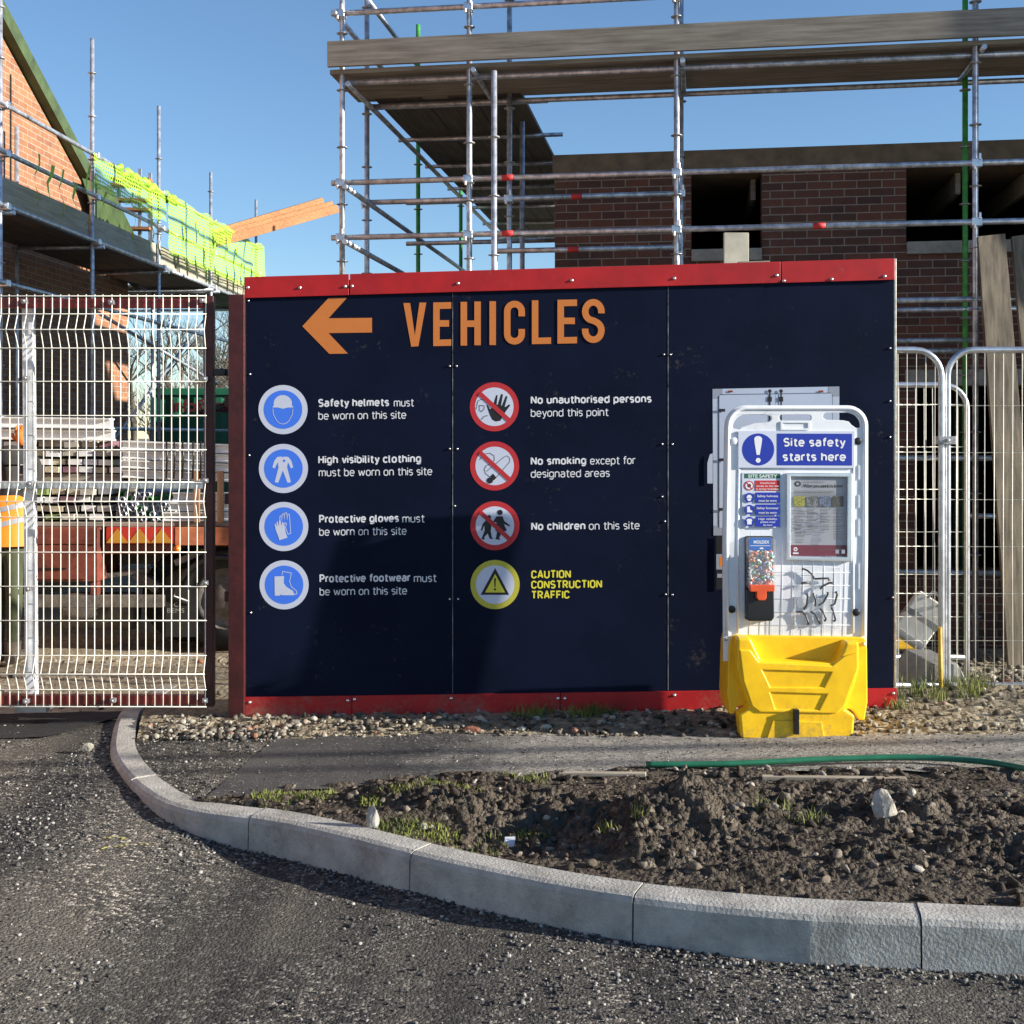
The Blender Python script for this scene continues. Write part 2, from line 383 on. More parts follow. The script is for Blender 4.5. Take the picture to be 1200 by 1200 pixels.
# ------------------------------------------------------------------ ground
m_earth = gravel_mat('site_earth', [(0,(.22,.175,.11)),(.5,(.30,.245,.16)),(.85,(.36,.30,.20)),(1,(.45,.40,.30))], 16, patch=(.20,.165,.115), dist=.03)
m_road = gravel_mat('gravel_road', [(0,(.024,.024,.025)),(.45,(.062,.060,.058)),(.8,(.15,.142,.13)),(1,(.44,.41,.37))], 78, patch=(.105,.099,.089), tracks=True)
m_asph = gravel_mat('fresh_asphalt', [(0,(.034,.034,.035)),(.6,(.058,.057,.055)),(.93,(.10,.097,.092)),(1,(.28,.265,.24))], 110, patch=(.105,.10,.092), dist=.005, bump=.6, fade=(-.45, .15, [(0,(.14,.132,.118)),(.5,(.27,.25,.215)),(.9,(.38,.355,.305)),(1,(.55,.51,.45))]))
m_mud = gravel_mat('dark_soil', [(0,(.042,.032,.023)),(.6,(.075,.058,.041)),(.9,(.12,.096,.072)),(1,(.27,.235,.18))], 40, patch=(.13,.106,.08), patch_s=3.0, dist=.03, bump=1)
m_site = gravel_mat('sandy_ground', [(0,(.30,.25,.165)),(.5,(.40,.34,.23)),(.85,(.46,.40,.28)),(1,(.55,.50,.38))], 22, patch=(.25,.205,.14), patch_s=1.4, dist=.02, bump=.6)
m_far = M('far_earth', (.20,.17,.12), .95, var=.3, vs=.4, bump=.3, bs=4)

def sheet(name, x0, x1, nx, ylo, yhi, ny, zf, m, kind='structure'):
    """height field between two curves y = ylo(x) and y = yhi(x)"""
    mb = MB(); vs = []; fs = []
    for i in range(nx+1):
        x = x0 + (x1-x0)*i/nx; a = ylo(x); b = yhi(x)
        for j in range(ny+1):
            y = a + (b-a)*j/ny; vs.append((x, y, zf(x, y, j/ny)))
    for i in range(nx):
        for j in range(ny):
            k = i*(ny+1)+j; fs.append((k, k+ny+1, k+ny+2, k+1))
    mb.add(vs, fs, None, True); o = mb.build(name, m, fix=False); tag(o, kind=kind); return o

# kerb line, inner edge (path side) as y(x)
KE = [GP(168,828), GP(160,845), GP(157,880), GP(180,910), GP(230,942), GP(332,951), GP(415,969), GP(530,998), GP(700,1032), GP(900,1054), GP(1300,1072), GP(2000,1085)]
KI = [(p[0], p[1]) for p in KE]
KI = [(KI[0][0]-.02, KI[0][1]+.9)] + KI
KI.sort()
def yk(x): return interp(KI, x)
PE = [(GP(*p)[0], GP(*p)[1]) for p in ((228,943),(262,938),(333,928),(465,917),(524,911),(770,906),(900,905),(1200,906),(1500,908))]
PE.sort()
def yp(x): return max(yk(x)+.001, interp(PE, x) + .05*fbm(x, 0, 3, 3, 5)) if x > PE[0][0] else yk(x)+.001
RE = [(GP(*p)[0], GP(*p)[1]) for p in ((160,868),(330,866),(500,862),(640,862),(860,864),(1010,862),(1200,862),(1500,862))]
def yr(x): return interp(RE, x) + .05*fbm(x, 3, 4, 3, 9)
def road_z(x, y, t=0):
    return z0(x, y) - lerp(.02, .14, smooth(-2.0, -1.0, x)) - .02*smooth(5, 3.2, y) + .006*fbm(x, y, 3, 3, 2) + .010*fbm(x, y, 1, 2, 4)
HA = Vector((-1.528, 7.10, 0)); HB = Vector((2.154, 6.94, 0))
def yh(x): return HA.y + (HB.y-HA.y)*(x-HA.x)/(HB.x-HA.x)

sheet('ground', -900, 900, 8, lambda x: -900, lambda x: 1500, 8, lambda x, y, t: -.60, m_far)
def under(x, y, t):
    zz = road_z(x, y)
    if x > -2.2 and y > yk(x)-.02: zz -= .10
    return zz
sheet('road', -8, 8, 260, lambda x: -6, lambda x: 7.28 if x < -2.1 else min(7.28, yk(x)+.10), 140, lambda x, y, t: road_z(x, y), m_road)
def path_z(x, y, t): return z0(x, y) + .004*fbm(x, y, 5, 3, 1) + .005
xa = KI[0][0]
xj = GP(300, 900)[0]
# a diagonal joint separates the loose chippings, the fresh asphalt and the dusty old asphalt
def strip(name, xl0, xl1, xr0, xr1, ya, yb, nx, ny, zf, m):
    vs = []; fs = []; mb = MB()
    for i in range(nx+1):
        for j in range(ny+1):
            t = j/ny; u = i/nx
            xl = lerp(xl0, xl1, t); xr = lerp(xr0, xr1, t); x = lerp(xl, xr, u)
            a = ya(x); b = yb(x); y = lerp(a, b, t)
            vs.append((x, y, zf(x, y, t)))
    for i in range(nx):
        for j in range(ny):
            k = i*(ny+1)+j; fs.append((k, k+ny+1, k+ny+2, k+1))
    mb.add(vs, fs, None, True); o = mb.build(name, m, fix=False); tag(o, kind='structure'); return o
xk1 = GP(234, 942)[0]; xk2 = GP(322, 867)[0]; xk3 = GP(560, 910)[0]; xk4 = GP(585, 865)[0]
def kx(y):                                          # kerb inner edge as x(y)
    q = sorted((p[1], p[0]) for p in KI); return interp(q, y)
def chippings():
    mb = MB(); nx, ny = 60, 60; vs = []
    for i in range(nx+1):
        for j in range(ny+1):
            y = lerp(5.37, 6.72, j/ny); x = lerp(kx(y)-.07, lerp(xk1, xk2, (y-5.40)/1.24)+.004, i/nx)
            vs.append((x, y, path_z(x, y, 0)+.008*fbm(x, y, 14, 3, 7)-.003))
    mb.add(vs, [(i*(ny+1)+j, (i+1)*(ny+1)+j, (i+1)*(ny+1)+j+1, i*(ny+1)+j+1) for i in range(nx) for j in range(ny)], None, True)
    tag(mb.build('chippings_path', m_road, fix=False), kind='structure')
chippings()
strip('footpath', xk1, xk2, 7, 7, yp, yr, 260, 50, lambda x, y, t: path_z(x,y,t)+.003*fbm(x,y,16,3,3)*smooth(-.5,.3,x), m_asph)
def verge_z(x, y, t):
    e = min(1, t*6)*min(1, (1-t)*2.6)
    h = .045*fbm(x, y, 2.6, 4, 11) + .045*abs(fbm(x, y, 5.5, 4, 21)) + .045*abs(fbm(x, y, 13, 4, 31)) + .030*abs(fbm(x, y, 31, 3, 41))
    h *= .36+.66*smooth(-.25, .25, fbm(x, y, 1.7, 3, 71))
    hole = .13*math.exp(-(((x-.02)/.42)**2 + ((y-5.02)/.26)**2))
    ridge = .07*math.exp(-(((x+.28)/.2)**2 + ((y-5.30)/.18)**2)) +   .13*math.exp(-(((x-.66)/.35)**2 + ((y-5.05)/.16)**2))
    w = smooth(-1.2, -.4, x)
    lip = .030*smooth(.84, 1, t)*smooth(-.25, .25, fbm(x, y, 7, 3, 61)+.1)
    return z0(x, y) - .012 + lip + e*(.02 + w*(h + ridge - hole) + (1-w)*.3*h)
sheet('mud_verge', xk1-.03, 6, 620, yk, lambda x: yp(x)+.045, 170, verge_z, m_mud)
def rub_z(x, y, t): return z0(x, y) + .022*abs(fbm(x, y, 9, 4, 6))*min(1, 8*t) + .02*smooth(0, .5, t)
strip('rubble_bed', -2.02, -2.22, 7, 7, lambda x: yr(x)-.02, lambda x: 7.5, 300, 40, rub_z, m_earth)
def site_z(x, y, t=0): return z0(x, y) - .016 + smooth(7.25, 7.8, y)*(.004 + .02*fbm(x, y, 1.2, 4, 8) + .02*abs(fbm(x, y, 5, 3, 18)))
sheet('site_ground', -14, 14, 220, lambda x: 7.26 if x < -2.1 else 7.42, lambda x: 34, 240, site_z, m_site)

def shadow_lo(x): return GP(40, 862)[1] + .05*fbm(x, 2, 3, 3, 77) + .5*smooth(-2.6, -2.25, x)  # road shadow before the gate, painted as a sheet of darker colour
sheet('road_shadow_patch', -8, -2.28, 160, shadow_lo, lambda x: 7.56, 18, lambda x, y, t: max(road_z(x, y), site_z(x, y))+.006+.003*fbm(x, y, 12, 2, 3), gravel_mat('shadowed_tarmac', [(0,(.018,.018,.019)),(.7,(.028,.028,.029)),(1,(.07,.068,.066))], 120, patch=(.034,.033,.032), dist=.004))
# kerb stones
def kerb():
    mb = MB(); pts = [Vector((x, y, 0)) for x, y in KI]
    ds = [0]
    for a, b in zip(pts, pts[1:]): ds.append(ds[-1]+(b-a).length)
    def at(d):
        for i in range(len(pts)-1):
            if d <= ds[i+1] or i == len(pts)-2:
                return pts[i].lerp(pts[i+1], (d-ds[i])/(ds[i+1]-ds[i]))
    def sm(d):
        return sum((at(min(ds[-1], max(0, d+k*.07))) for k in range(-3, 4)), Vector())/7
    d = 0; L = .915
    while d < min(ds[-1]-.1, 9):
        e = min(d+L-.006, ds[-1]); n = 8; rows = []
        tilt = random.uniform(-.004, .004)
        for i in range(n+1):
            q = d+(e-d)*i/n; p = sm(q); t = (sm(q+.05)-sm(q-.05)).normalized()
            nr = Vector((t.y, -t.x, 0))                 # toward the road
            if nr.y > 0 or (abs(nr.y) < .3 and nr.x > 0): nr = -nr
            zz = z0(p.x, p.y)+.012+tilt
            sec = [(0,-.32),(0,0),(.095,-.002),(.115,-.010),(.125,-.028),(.135,-.32)]
            rows.append([p+nr*o+Vector((0,0,zz+h)) for o, h in sec])
        k = len(rows[0]); vs = [v for r in rows for v in r]; fs = []
        for i in range(n):
            for j in range(k-1): fs.append((i*k+j, i*k+j+1, (i+1)*k+j+1, (i+1)*k+j))
        fs.append(list(range(k))); fs.append([n*k+j for j in range(k)][::-1])
        mb.add(vs, fs); d += L
    o = mb.build('kerb', m_kerb); tag(o, kind='structure')
kerb()

# loose stones and clods --------------------------------------------------
def ico(sub):
    bm = bmesh.new(); bmesh.ops.create_icosphere(bm, subdivisions=sub, radius=1)
    v = np.array([x.co[:] for x in bm.verts]); f = np.array([[w.index for w in x.verts] for x in bm.faces]); bm.free(); return v, f
I1 = ico(1); I2 = ico(2)
def scatter(name, items, m, base=I1, jit=.28, flat=.65, kind='stuff', smooth_s=False, label=None, cat=None, chop=3):
    bv, bf = base; V = []; Fc = []; k = 0
    for (x, y, z, s) in items:
        sx, sy, sz = np.random.uniform(.65, 1.25, 3)*s
        a = np.random.uniform(0, 6.28); b = np.random.uniform(-.5, .5)
        v = bv*(1+np.random.uniform(-jit, jit, (len(bv), 1)))
        for _k in range(chop):
            nr = np.random.normal(size=3); nr /= np.linalg.norm(nr); v = v - np.outer(np.maximum(0, v @ nr - np.random.uniform(.35,.75)), nr)
        v = v*np.array([sx, sy, sz*flat])
        ca, sa, cb_, sb = math.cos(a), math.sin(a), math.cos(b), math.sin(b)
        Rm = np.array([[ca,-sa,0],[sa,ca,0],[0,0,1]]) @ np.array([[1,0,0],[0,cb_,-sb],[0,sb,cb_]])
        V.append(v @ Rm.T + np.array([x, y, z])); Fc.append(bf+k); k += len(bv)
    V = np.concatenate(V); Fc = np.concatenate(Fc)
    me = bpy.data.meshes.new(name); me.vertices.add(len(V)); me.vertices.foreach_set('co', V.ravel())
    me.loops.add(len(Fc)*3); me.loops.foreach_set('vertex_index', Fc.ravel().astype(np.int32))
    me.polygons.add(len(Fc)); me.polygons.foreach_set('loop_start', np.arange(0, len(Fc)*3, 3, dtype=np.int32))
    me.update(calc_edges=True); me.validate(); me.materials.append(m)
    if smooth_s: me.polygons.foreach_set('use_smooth', [True]*len(Fc))
    o = bpy.data.objects.new(name, me); C.objects.link(o); tag(o, kind=kind, label=label, cat=cat); return o
U = random.uniform
def stone_mat(name, cols):
    m, nt, b = new_mat(name)
    g = N(nt, 'ShaderNodeNewGeometry'); r = N(nt, 'ShaderNodeValToRGB'); cr = r.color_ramp
    while len(cr.elements) < len(cols): cr.elements.new(.5)
    for i, (p, c) in enumerate(cols): cr.elements[i].position = p; cr.elements[i].color = tuple(c)+(1,)
    nt.links.new(g.outputs['Random Per Island'], r.inputs['Fac'])
    tc = N(nt, 'ShaderNodeTexCoord'); n = N(nt, 'ShaderNodeTexNoise', Scale=70, Detail=5); nt.links.new(tc.outputs['Object'], n.inputs['Vector'])
    mx = N(nt, 'ShaderNodeMix', data_type='RGBA', blend_type='MULTIPLY'); mx.inputs['Factor'].default_value = .7
    r2 = N(nt, 'ShaderNodeValToRGB'); r2.color_ramp.elements[0].position = .3; r2.color_ramp.elements[1].position = .65
    r2.color_ramp.elements[0].color = (.45,.45,.45,1)
    nt.links.new(n.outputs['Fac'], r2.inputs['Fac'])
    nt.links.new(r.outputs['Color'], mx.inputs['A']); nt.links.new(r2.outputs['Color'], mx.inputs['B']); nt.links.new(mx.outputs['Result'], b.inputs['Base Color'])
    bp = N(nt, 'ShaderNodeBump', Strength=.6, Distance=.01); nt.links.new(n.outputs['Fac'], bp.inputs['Height']); nt.links.new(bp.outputs['Normal'], b.inputs['Normal'])
    b.inputs['Roughness'].default_value = .9; b.inputs['Specular IOR Level'].default_value = .3
    return m
m_st_grav = stone_mat('chipping_stone', [(0,(.03,.03,.031)),(.45,(.09,.087,.083)),(.8,(.22,.21,.195)),(1,(.50,.47,.42))])
m_st_rub = stone_mat('rubble_mix', [(0,(.04,.036,.030)),(.35,(.13,.112,.088)),(.7,(.26,.23,.18)),(.92,(.46,.43,.36)),(1,(.30,.12,.06))])
m_st_clod = stone_mat('clod_mix', [(0,(.04,.030,.022)),(.5,(.08,.062,.045)),(.8,(.15,.12,.092)),(.93,(.25,.21,.165)),(1,(.46,.42,.36))])
it = []
while len(it) < 14000:
    x = U(-3.6, 2.6); y = 3.0+ (7.2-3.0)*random.random()**1.25
    if x > -2.25 and y > yk(x)-.14: continue
    d = fbm(x*1.6, y*.4, 1.1, 3, 50)
    if d < U(-.35, .3) or (y < 4.7 and random.random() < .6): continue
    s = .003+.009*random.random()**3.5
    it.append((x, y, road_z(x, y)+s*.25, s))
for _ in range(2600):
    x = U(-2.2, 3.5); y = yk(x)-.135-abs(random.gauss(0, .05)); s = .003+.010*random.random()**3
    it.append((x, y, road_z(x, y)+s*.3, s))
scatter('gravel', it, m_st_grav, label='loose grey chippings on the road', cat='gravel')
it = []
for _ in range(1500):                               # chippings between kerb and fresh asphalt
    y = U(5.45, 6.65); x = U(-2.15, -1.2)
    xl = lerp(xk1, xk2, (y-5.4)/1.2)
    if y < yk(x)+.02 or x > xl+.05*fbm(x,y,8): continue
    s = .003+.008*random.random()**3; it.append((x, y, z0(x, y)+.008, s))
for _ in range(2600):
    x = U(-.3, 4); y = U(yp(x), yr(x)); s = .002+.005*random.random()**3; it.append((x, y, path_z(x, y, 0)+s*.2, s))
for _ in range(350):
    x = U(-1.3, -.1); y = U(yp(x), yr(x)); s = .002+.006*random.random()**3; it.append((x, y, path_z(x, y, 0)+s*.2, s))
scatter('path_grit', it, m_st_grav, label='fine grit scattered over the footpath', cat='grit')
it = []
for _ in range(2300):
    x = U(-2.1, 4.5); a = yr(x)-.03; t = random.random(); y = lerp(a, yh(x)+.02 if x < 2.2 else 7.35, t)
    if x < -2.0-.27*(y-6.65): continue
    s = .006+.022*random.random()**2.6
    it.append((x, y, rub_z(x, y, t)+s*.25, s))
for _ in range(220):                                # pale pebbles by the kerb
    x = U(-1.98, -1.2); y = U(6.62, 6.86); s = .008+.022*random.random()**1.6; it.append((x, y, z0(x, y)+.012+s*.3, s))
for _ in range(500):
    x = U(-4.5, -1.5); y = U(7.4, 10.5); s = .005+.03*random.random()**4; it.append((x, y, site_z(x, y)+s*.2, s))
for _ in range(2600):
    x = U(2.0, 5); y = U(7.45, 11); s = .008+.035*random.random()**3; it.append((x, y, site_z(x, y)+s*.3, s))
scatter('rubble', it, m_st_rub, label='broken stone rubble along the hoarding and fence', cat='rubble')
it = []
for _ in range(6500):
    x = U(-1.2, 4.2); a = yk(x); b = yp(x)
    t = random.random(); y = lerp(a, b, t)
    if x < -.5 and random.random() < .6: continue
    s = .0035+.026*random.random()**6
    it.append((x, y, verge_z(x, y, t)+s*.15, s))
scatter('soil_clods', it, m_st_clod, I2, .14, .75, smooth_s=False, label='dark crumbly soil clods on the verge', cat='soil', chop=8)

# grass -------------------------------------------------------------------
def grass():
    mb = MB(); vs = []; fs = []
    def blade(x, y, z, h, w):
        a = U(0, 6.28); lx, ly = math.cos(a), math.sin(a); b = U(0, 6.28); k = U(.1, .7)*h
        p = len(vs); wx, wy = math.cos(b)*w, math.sin(b)*w
        vs.extend([(x-wx, y-wy, z), (x+wx, y+wy, z), (x+wx*.7+lx*k*.35, y+wy*.7+ly*k*.35, z+h*.6), (x-wx*.7+lx*k*.35, y-wy*.7+ly*k*.35, z+h*.6), (x+lx*k, y+ly*k, z+h)])
        fs.append((p, p+1, p+2, p+3)); fs.append((p+3, p+2, p+4))
    def tuft(x, y, z, n, h, rad):
        for _ in range(n):
            r = rad*math.sqrt(random.random()); a = U(0, 6.28)
            blade(x+r*math.cos(a), y+r*math.sin(a), z-.01, h*U(.5, 1.15), U(.0015, .0032))
    for _ in range(75):                              # by the mesh fence
        x = U(2.2, 4.4); y = U(7.0, 7.55); 
        if fbm(x, y, 2, 2, 3) < -.12: continue
        tuft(x, y, rub_z(x, y, .8), 26, U(.06, .16), .07)
    for _ in range(34):                              # under the middle of the hoarding
        x = U(.0, .62); y = U(6.86, 6.98); tuft(x, y, rub_z(x, y, .5), 16, U(.04, .09), .05)
    for _ in range(6):
        x = U(2.1, 2.3); y = U(6.8, 7); tuft(x, y, rub_z(x, y, .5), 18, U(.05, .1), .05)
    for _ in range(900):                             # mossy corner behind the kerb
        x = U(-1.15, .15); y = U(4.9, 5.75)
        if y < yk(x)+.05 or y > yp(x)-.03: continue
        if fbm(x, y, 3, 3, 13) < -.02+.35*smooth(-.6, .1, x): continue
        t = (y-yk(x))/(yp(x)-yk(x))
        tuft(x, y, verge_z(x, y, t), 26, U(.012, .038), .05)
    for px, py in ((590,968),(560,985),(940,968),(735,978),(905,960)):
        x, y, _ = GP(px, py)
        for k in range(5):
            xx, yy = x+U(-.08,.08), y+U(-.06,.06); t = (yy-yk(xx))/(yp(xx)-yk(xx)); tuft(xx, yy, verge_z(xx, yy, t), 14, U(.03, .07), .04)
    mb.add(vs, fs, None, False); o = mb.build('grass', m_grass, fix=False)
    tag(o, 'sparse green grass and moss on the bare soil', 'grass', kind='stuff')
grass()

# ------------------------------------------------------------------ graphics on planes
hd = (HB-HA).normalized(); hn = Vector((hd.y, -hd.x, 0))
def HP(px, py, off=0.0):
    kx = (px-CX)/F; t = HA.dot(hn)/(Vector((kx, 1, 0)).dot(hn))
    return Vector((kx*t, t, EYE+(HY-py)/F*t)) + hn*off
_txt = {}
def text_mesh(s, bold=0.0):
    if (s, bold) in _txt: return _txt[(s, bold)]
    cu = bpy.data.curves.new('t', 'FONT'); cu.body = s; cu.size = 1; cu.offset = bold; cu.resolution_u = 4
    o = bpy.data.objects.new('t', cu); C.objects.link(o)
    dg = bpy.context.evaluated_depsgraph_get(); me = bpy.data.meshes.new_from_object(o.evaluated_get(dg))
    v = [(p.co.x, p.co.y) for p in me.vertices]; f = [list(p.vertices) for p in me.polygons]
    bpy.data.objects.remove(o); bpy.data.curves.remove(cu); bpy.data.meshes.remove(me)
    _txt[(s, bold)] = (v, f); return v, f
_hv = text_mesh('H'); CAP = max(p[1] for p in _hv[0])
class GR(MB):
    """flat printed graphics in photograph-sized units on a real plane"""
    def __init__(s, fn, off=.002): super().__init__(); s.fn = fn; s.off = off
    def up(s, d=.0004): s.off += d
    def poly(s, pts, m, holes=()):
        loops = [pts]+list(holes); flat = [p for l in loops for p in l]
        tr = tessellate_polygon([[Vector((p[0], p[1], 0)) for p in l] for l in loops])
        s.add([s.fn(p[0], p[1], s.off) for p in flat], [list(t) for t in tr], m); s.up()
    def rect(s, x0, y0, x1, y1, m, sk=0): s.poly([(x0,y0),(x1,y0+sk),(x1,y1+sk),(x0,y1)], m)
    def rrect(s, x0, y0, x1, y1, r, m, n=5):
        pts = []
        for cx, cy, a0 in ((x1-r,y0+r,-90),(x1-r,y1-r,0),(x0+r,y1-r,90),(x0+r,y0+r,180)):
            for i in range(n+1): a = R(a0+90*i/n); pts.append((cx+r*math.cos(a), cy+r*math.sin(a)))
        s.poly(pts, m)
    def disc(s, cx, cy, r, m, n=48, ry=None):
        ry = ry or r; s.poly([(cx+r*math.cos(2*math.pi*i/n), cy+ry*math.sin(2*math.pi*i/n)) for i in range(n)], m)
    def stroke(s, pts, w, m, closed=False):
        k = len(pts); L = []; Rr = []
        for i, p in enumerate(pts):
            a = pts[i-1] if (i > 0 or closed) else None; b = pts[(i+1) % k] if (i < k-1 or closed) else None
            ds = []
            if a is not None: d = Vector((p[0]-a[0], p[1]-a[1])); d.normalize(); ds.append(d)
            if b is not None: d = Vector((b[0]-p[0], b[1]-p[1])); d.normalize(); ds.append(d)
            n1 = [Vector((-d.y, d.x)) for d in ds]; nn = sum(n1, Vector((0,0)))
            if nn.length < 1e-6: nn = n1[0].copy()
            nn.normalize(); c = max(.35, nn.dot(n1[0])); o = nn*(w/2/c)
            L.append((p[0]+o.x, p[1]+o.y)); Rr.append((p[0]-o.x, p[1]-o.y))
        vs = [s.fn(q[0], q[1], s.off) for q in L+Rr]
        fs = [(i, (i+1) % k, k+(i+1) % k, k+i) for i in range(k if closed else k-1)]
        s.add(vs, fs, m); s.up()
    def text(s, t, x0, x1, yb, cap, m, bold=0.0, dy=0.0):
        v, f = text_mesh(t, bold); mn = min(p[0] for p in v); mx = max(p[0] for p in v)
        q = []
        for p in v:
            u = (p[0]-mn)/(mx-mn); q.append(s.fn(x0+(x1-x0)*u, yb+dy*u-p[1]/CAP*cap, s.off))
        s.add(q, f, m); s.up()
def arc(cx, cy, r, a0, a1, n=10, ry=None):
    ry = ry or r
    return [(cx+r*math.cos(R(a0+(a1-a0)*i/n)), cy+ry*math.sin(R(a0+(a1-a0)*i/n))) for i in range(n+1)]


# a plain engineering-style alphabet drawn with strokes (cap height 1, x height .72)
def _q(cx, cy, rx_, ry_, a0, a1, n=6): return [(cx+rx_*math.cos(R(a0+(a1-a0)*i/n)), cy+ry_*math.sin(R(a0+(a1-a0)*i/n))) for i in range(n+1)]
XH = .73
def _bowl(w, h): return _q(w/2, h-w/2, w/2, w/2, 0, 180, 8) + _q(w/2, w/2, w/2, w/2, 180, 360, 8)
GLY = {}
def _g(c, w, *st): GLY[c] = (w, st)
_g('a', .46, [(.03,.68)]+_q(.25,XH-.2,.21,.2,90,0,5)+[(.46,0)], [(.46,.42),(.2,.42)]+_q(.19,.21,.19,.21,90,270,8)+[(.3,0),(.46,.12)])
_g('b', .48, [(0,1),(0,0)], [(0,.5)]+_q(.24,XH-.24,.24,.24,180,0,8)+_q(.24,.24,.24,.24,0,-180,8))
_g('c', .42, [(.42,.60)]+_q(.23,XH-.23,.23,.23,60,180,6)+_q(.23,.23,.23,.23,180,300,6)+[(.42,.13)])
_g('d', .48, [(.48,1),(.48,0)], [(.48,.5)]+_q(.24,XH-.24,.24,.24,0,180,8)+_q(.24,.24,.24,.24,180,360,8))
_g('e', .48, [(0,.37),(.48,.37)]+_q(.24,XH-.24,.24,.24,0,180,8)+_q(.24,.24,.24,.24,180,290,7)+[(.44,.08)])
_g('f', .30, [(.32,1)]+_q(.26,.84,.16,.16,100,180,4)+[(.10,0)], [(-.04,XH),(.30,XH)])
_g('g', .48, [(.48,XH),(.48,-.06)]+_q(.24,-.05,.24,.22,0,-150,8), [(.48,.5)]+_q(.24,XH-.24,.24,.24,0,180,8)+_q(.24,.26,.24,.24,180,360,8))
_g('h', .46, [(0,1),(0,0)], [(0,.48)]+_q(.23,XH-.23,.23,.23,180,0,8)+[(.46,0)])
_g('i', .0, [(0,XH),(0,0)], [(0,1.02),(0,.90)])
_g('j', .1, [(.1,XH),(.1,-.1)]+_q(-.02,-.1,.12,.14,0,-90,4), [(.1,1.02),(.1,.90)])
_g('k', .44, [(0,1),(0,0)], [(.42,XH),(.02,.30)], [(.16,.44),(.45,0)])
_g('l', .12, [(0,1),(0,.14)]+_q(.13,.13,.13,.13,180,270,4))
_g('m', .76, [(0,XH),(0,0)], [(0,.5)]+_q(.19,XH-.19,.19,.19,180,0,8)+[(.38,0)], [(.38,.5)]+_q(.57,XH-.19,.19,.19,180,0,8)+[(.76,0)])
_g('n', .46, [(0,XH),(0,0)], [(0,.48)]+_q(.23,XH-.23,.23,.23,180,0,8)+[(.46,0)])
_g('o', .48, _bowl(.48, XH)+[(.48,.5)])
_g('p', .48, [(0,XH),(0,-.27)], [(0,.5)]+_q(.24,XH-.24,.24,.24,180,0,8)+_q(.24,.24,.24,.24,0,-180,8))
_g('r', .30, [(0,XH),(0,0)], [(0,.50)]+_q(.2,XH-.2,.2,.2,180,60,6))
_g('s', .42, [(.40,.64)]+_q(.2,XH-.175,.19,.175,50,270,9)+_q(.21,.19,.2,.19,90,-130,9))
_g('t', .28, [(.08,.95),(.08,.14)]+_q(.21,.13,.13,.13,180,280,4)+[(.3,.01)], [(-.06,XH),(.28,XH)])
_g('u', .46, [(0,XH),(0,.24)]+_q(.23,.23,.23,.23,180,360,8)+[(.46,XH)], [(.46,.3),(.46,0)])
_g('v', .46, [(0,XH),(.2,.06),(.26,.06),(.46,XH)])
_g('w', .74, [(0,XH),(.16,.06),(.21,.06),(.35,.60),(.39,.60),(.53,.06),(.58,.06),(.74,XH)])
_g('x', .44, [(0,XH),(.44,0)], [(.44,XH),(0,0)])
_g('y', .46, [(0,XH),(.24,.06)], [(.47,XH),(.22,-.12),(.15,-.23),(.03,-.26)])
_g('A', .58, [(0,0),(.26,1),(.32,1),(.58,0)], [(.10,.30),(.48,.30)])
_g('C', .52, [(.52,.76)]+_q(.26,.74,.26,.26,10,180,8)+_q(.26,.26,.26,.26,180,350,8)+[(.52,.24)])
_g('E', .46, [(.46,1),(0,1),(0,0),(.46,0)], [(0,.52),(.40,.52)])
_g('F', .46, [(.46,1),(0,1),(0,0)], [(0,.50),(.40,.50)])
_g('H', .54, [(0,0),(0,1)], [(.54,0),(.54,1)], [(0,.52),(.54,.52)])
_g('I', .0, [(0,0),(0,1)])
_g('N', .56, [(0,0),(0,1)], [(.56,0),(.56,1)], [(.03,.97),(.53,.03)])
_g('O', .54, _q(.27,.73,.27,.27,0,180,8)+_q(.27,.27,.27,.27,180,360,8)+[(.54,.74)])
_g('P', .50, [(0,0),(0,1),(.25,1)]+_q(.25,.725,.25,.275,90,-90,8)+[(0,.45)])
_g('R', .50, [(0,0),(0,1),(.25,1)]+_q(.25,.73,.25,.27,90,-90,8)+[(0,.46)], [(.24,.46),(.52,0)])
_g('S', .52, [(.49,.86)]+_q(.26,.75,.245,.25,40,260,9)+_q(.26,.255,.26,.255,80,-140,9))
_g('T', .54, [(0,1),(.54,1)], [(.27,1),(.27,0)])
_g('U', .54, [(0,1),(0,.27)]+_q(.27,.27,.27,.27,180,360,8)+[(.54,1)])
_g('Y', .54, [(0,1),(.27,.44),(.54,1)], [(.27,.44),(.27,0)])
def stroke_text(name, par, fn, off, t, x0, x1, yb, cap, m, w, dy=0.0):
    """w: stroke width in cap heights; the line is fitted between x0 and x1; each word is a mesh of its own"""
    x = 0; lay = []; gap = .085+w; wd = 0
    for c in t:
        if c == ' ': x += .30+w*.5; wd += 1; continue
        gw, st = GLY[c]
        lo = min(p[0] for q in st for p in q); hi = max(p[0] for q in st for p in q)
        lay.append((x-lo, st, wd)); x += hi-lo+gap*(.75 if c in 'ftrvy' else 1)
    tot = x-gap; sx = (x1-x0-w*cap)/tot
    for k in range(wd+1):
        g = GR(fn, off)
        for ox, st, wi in lay:
            if wi != k: continue
            g.off = off
            for q in st:
                pts = []
                for px, py in q:
                    X = x0+w*cap/2+(ox+px)*sx; Y = yb - w*cap/2 - py*(cap-w*cap) + dy*(X-x0)/(x1-x0)
                    if not pts or (pts[-1][0]-X)**2+(pts[-1][1]-Y)**2 > 1e-4: pts.append((X, Y))
                g.stroke(pts, w*cap, m); g.off -= .00025
        g.build(name, None, par)

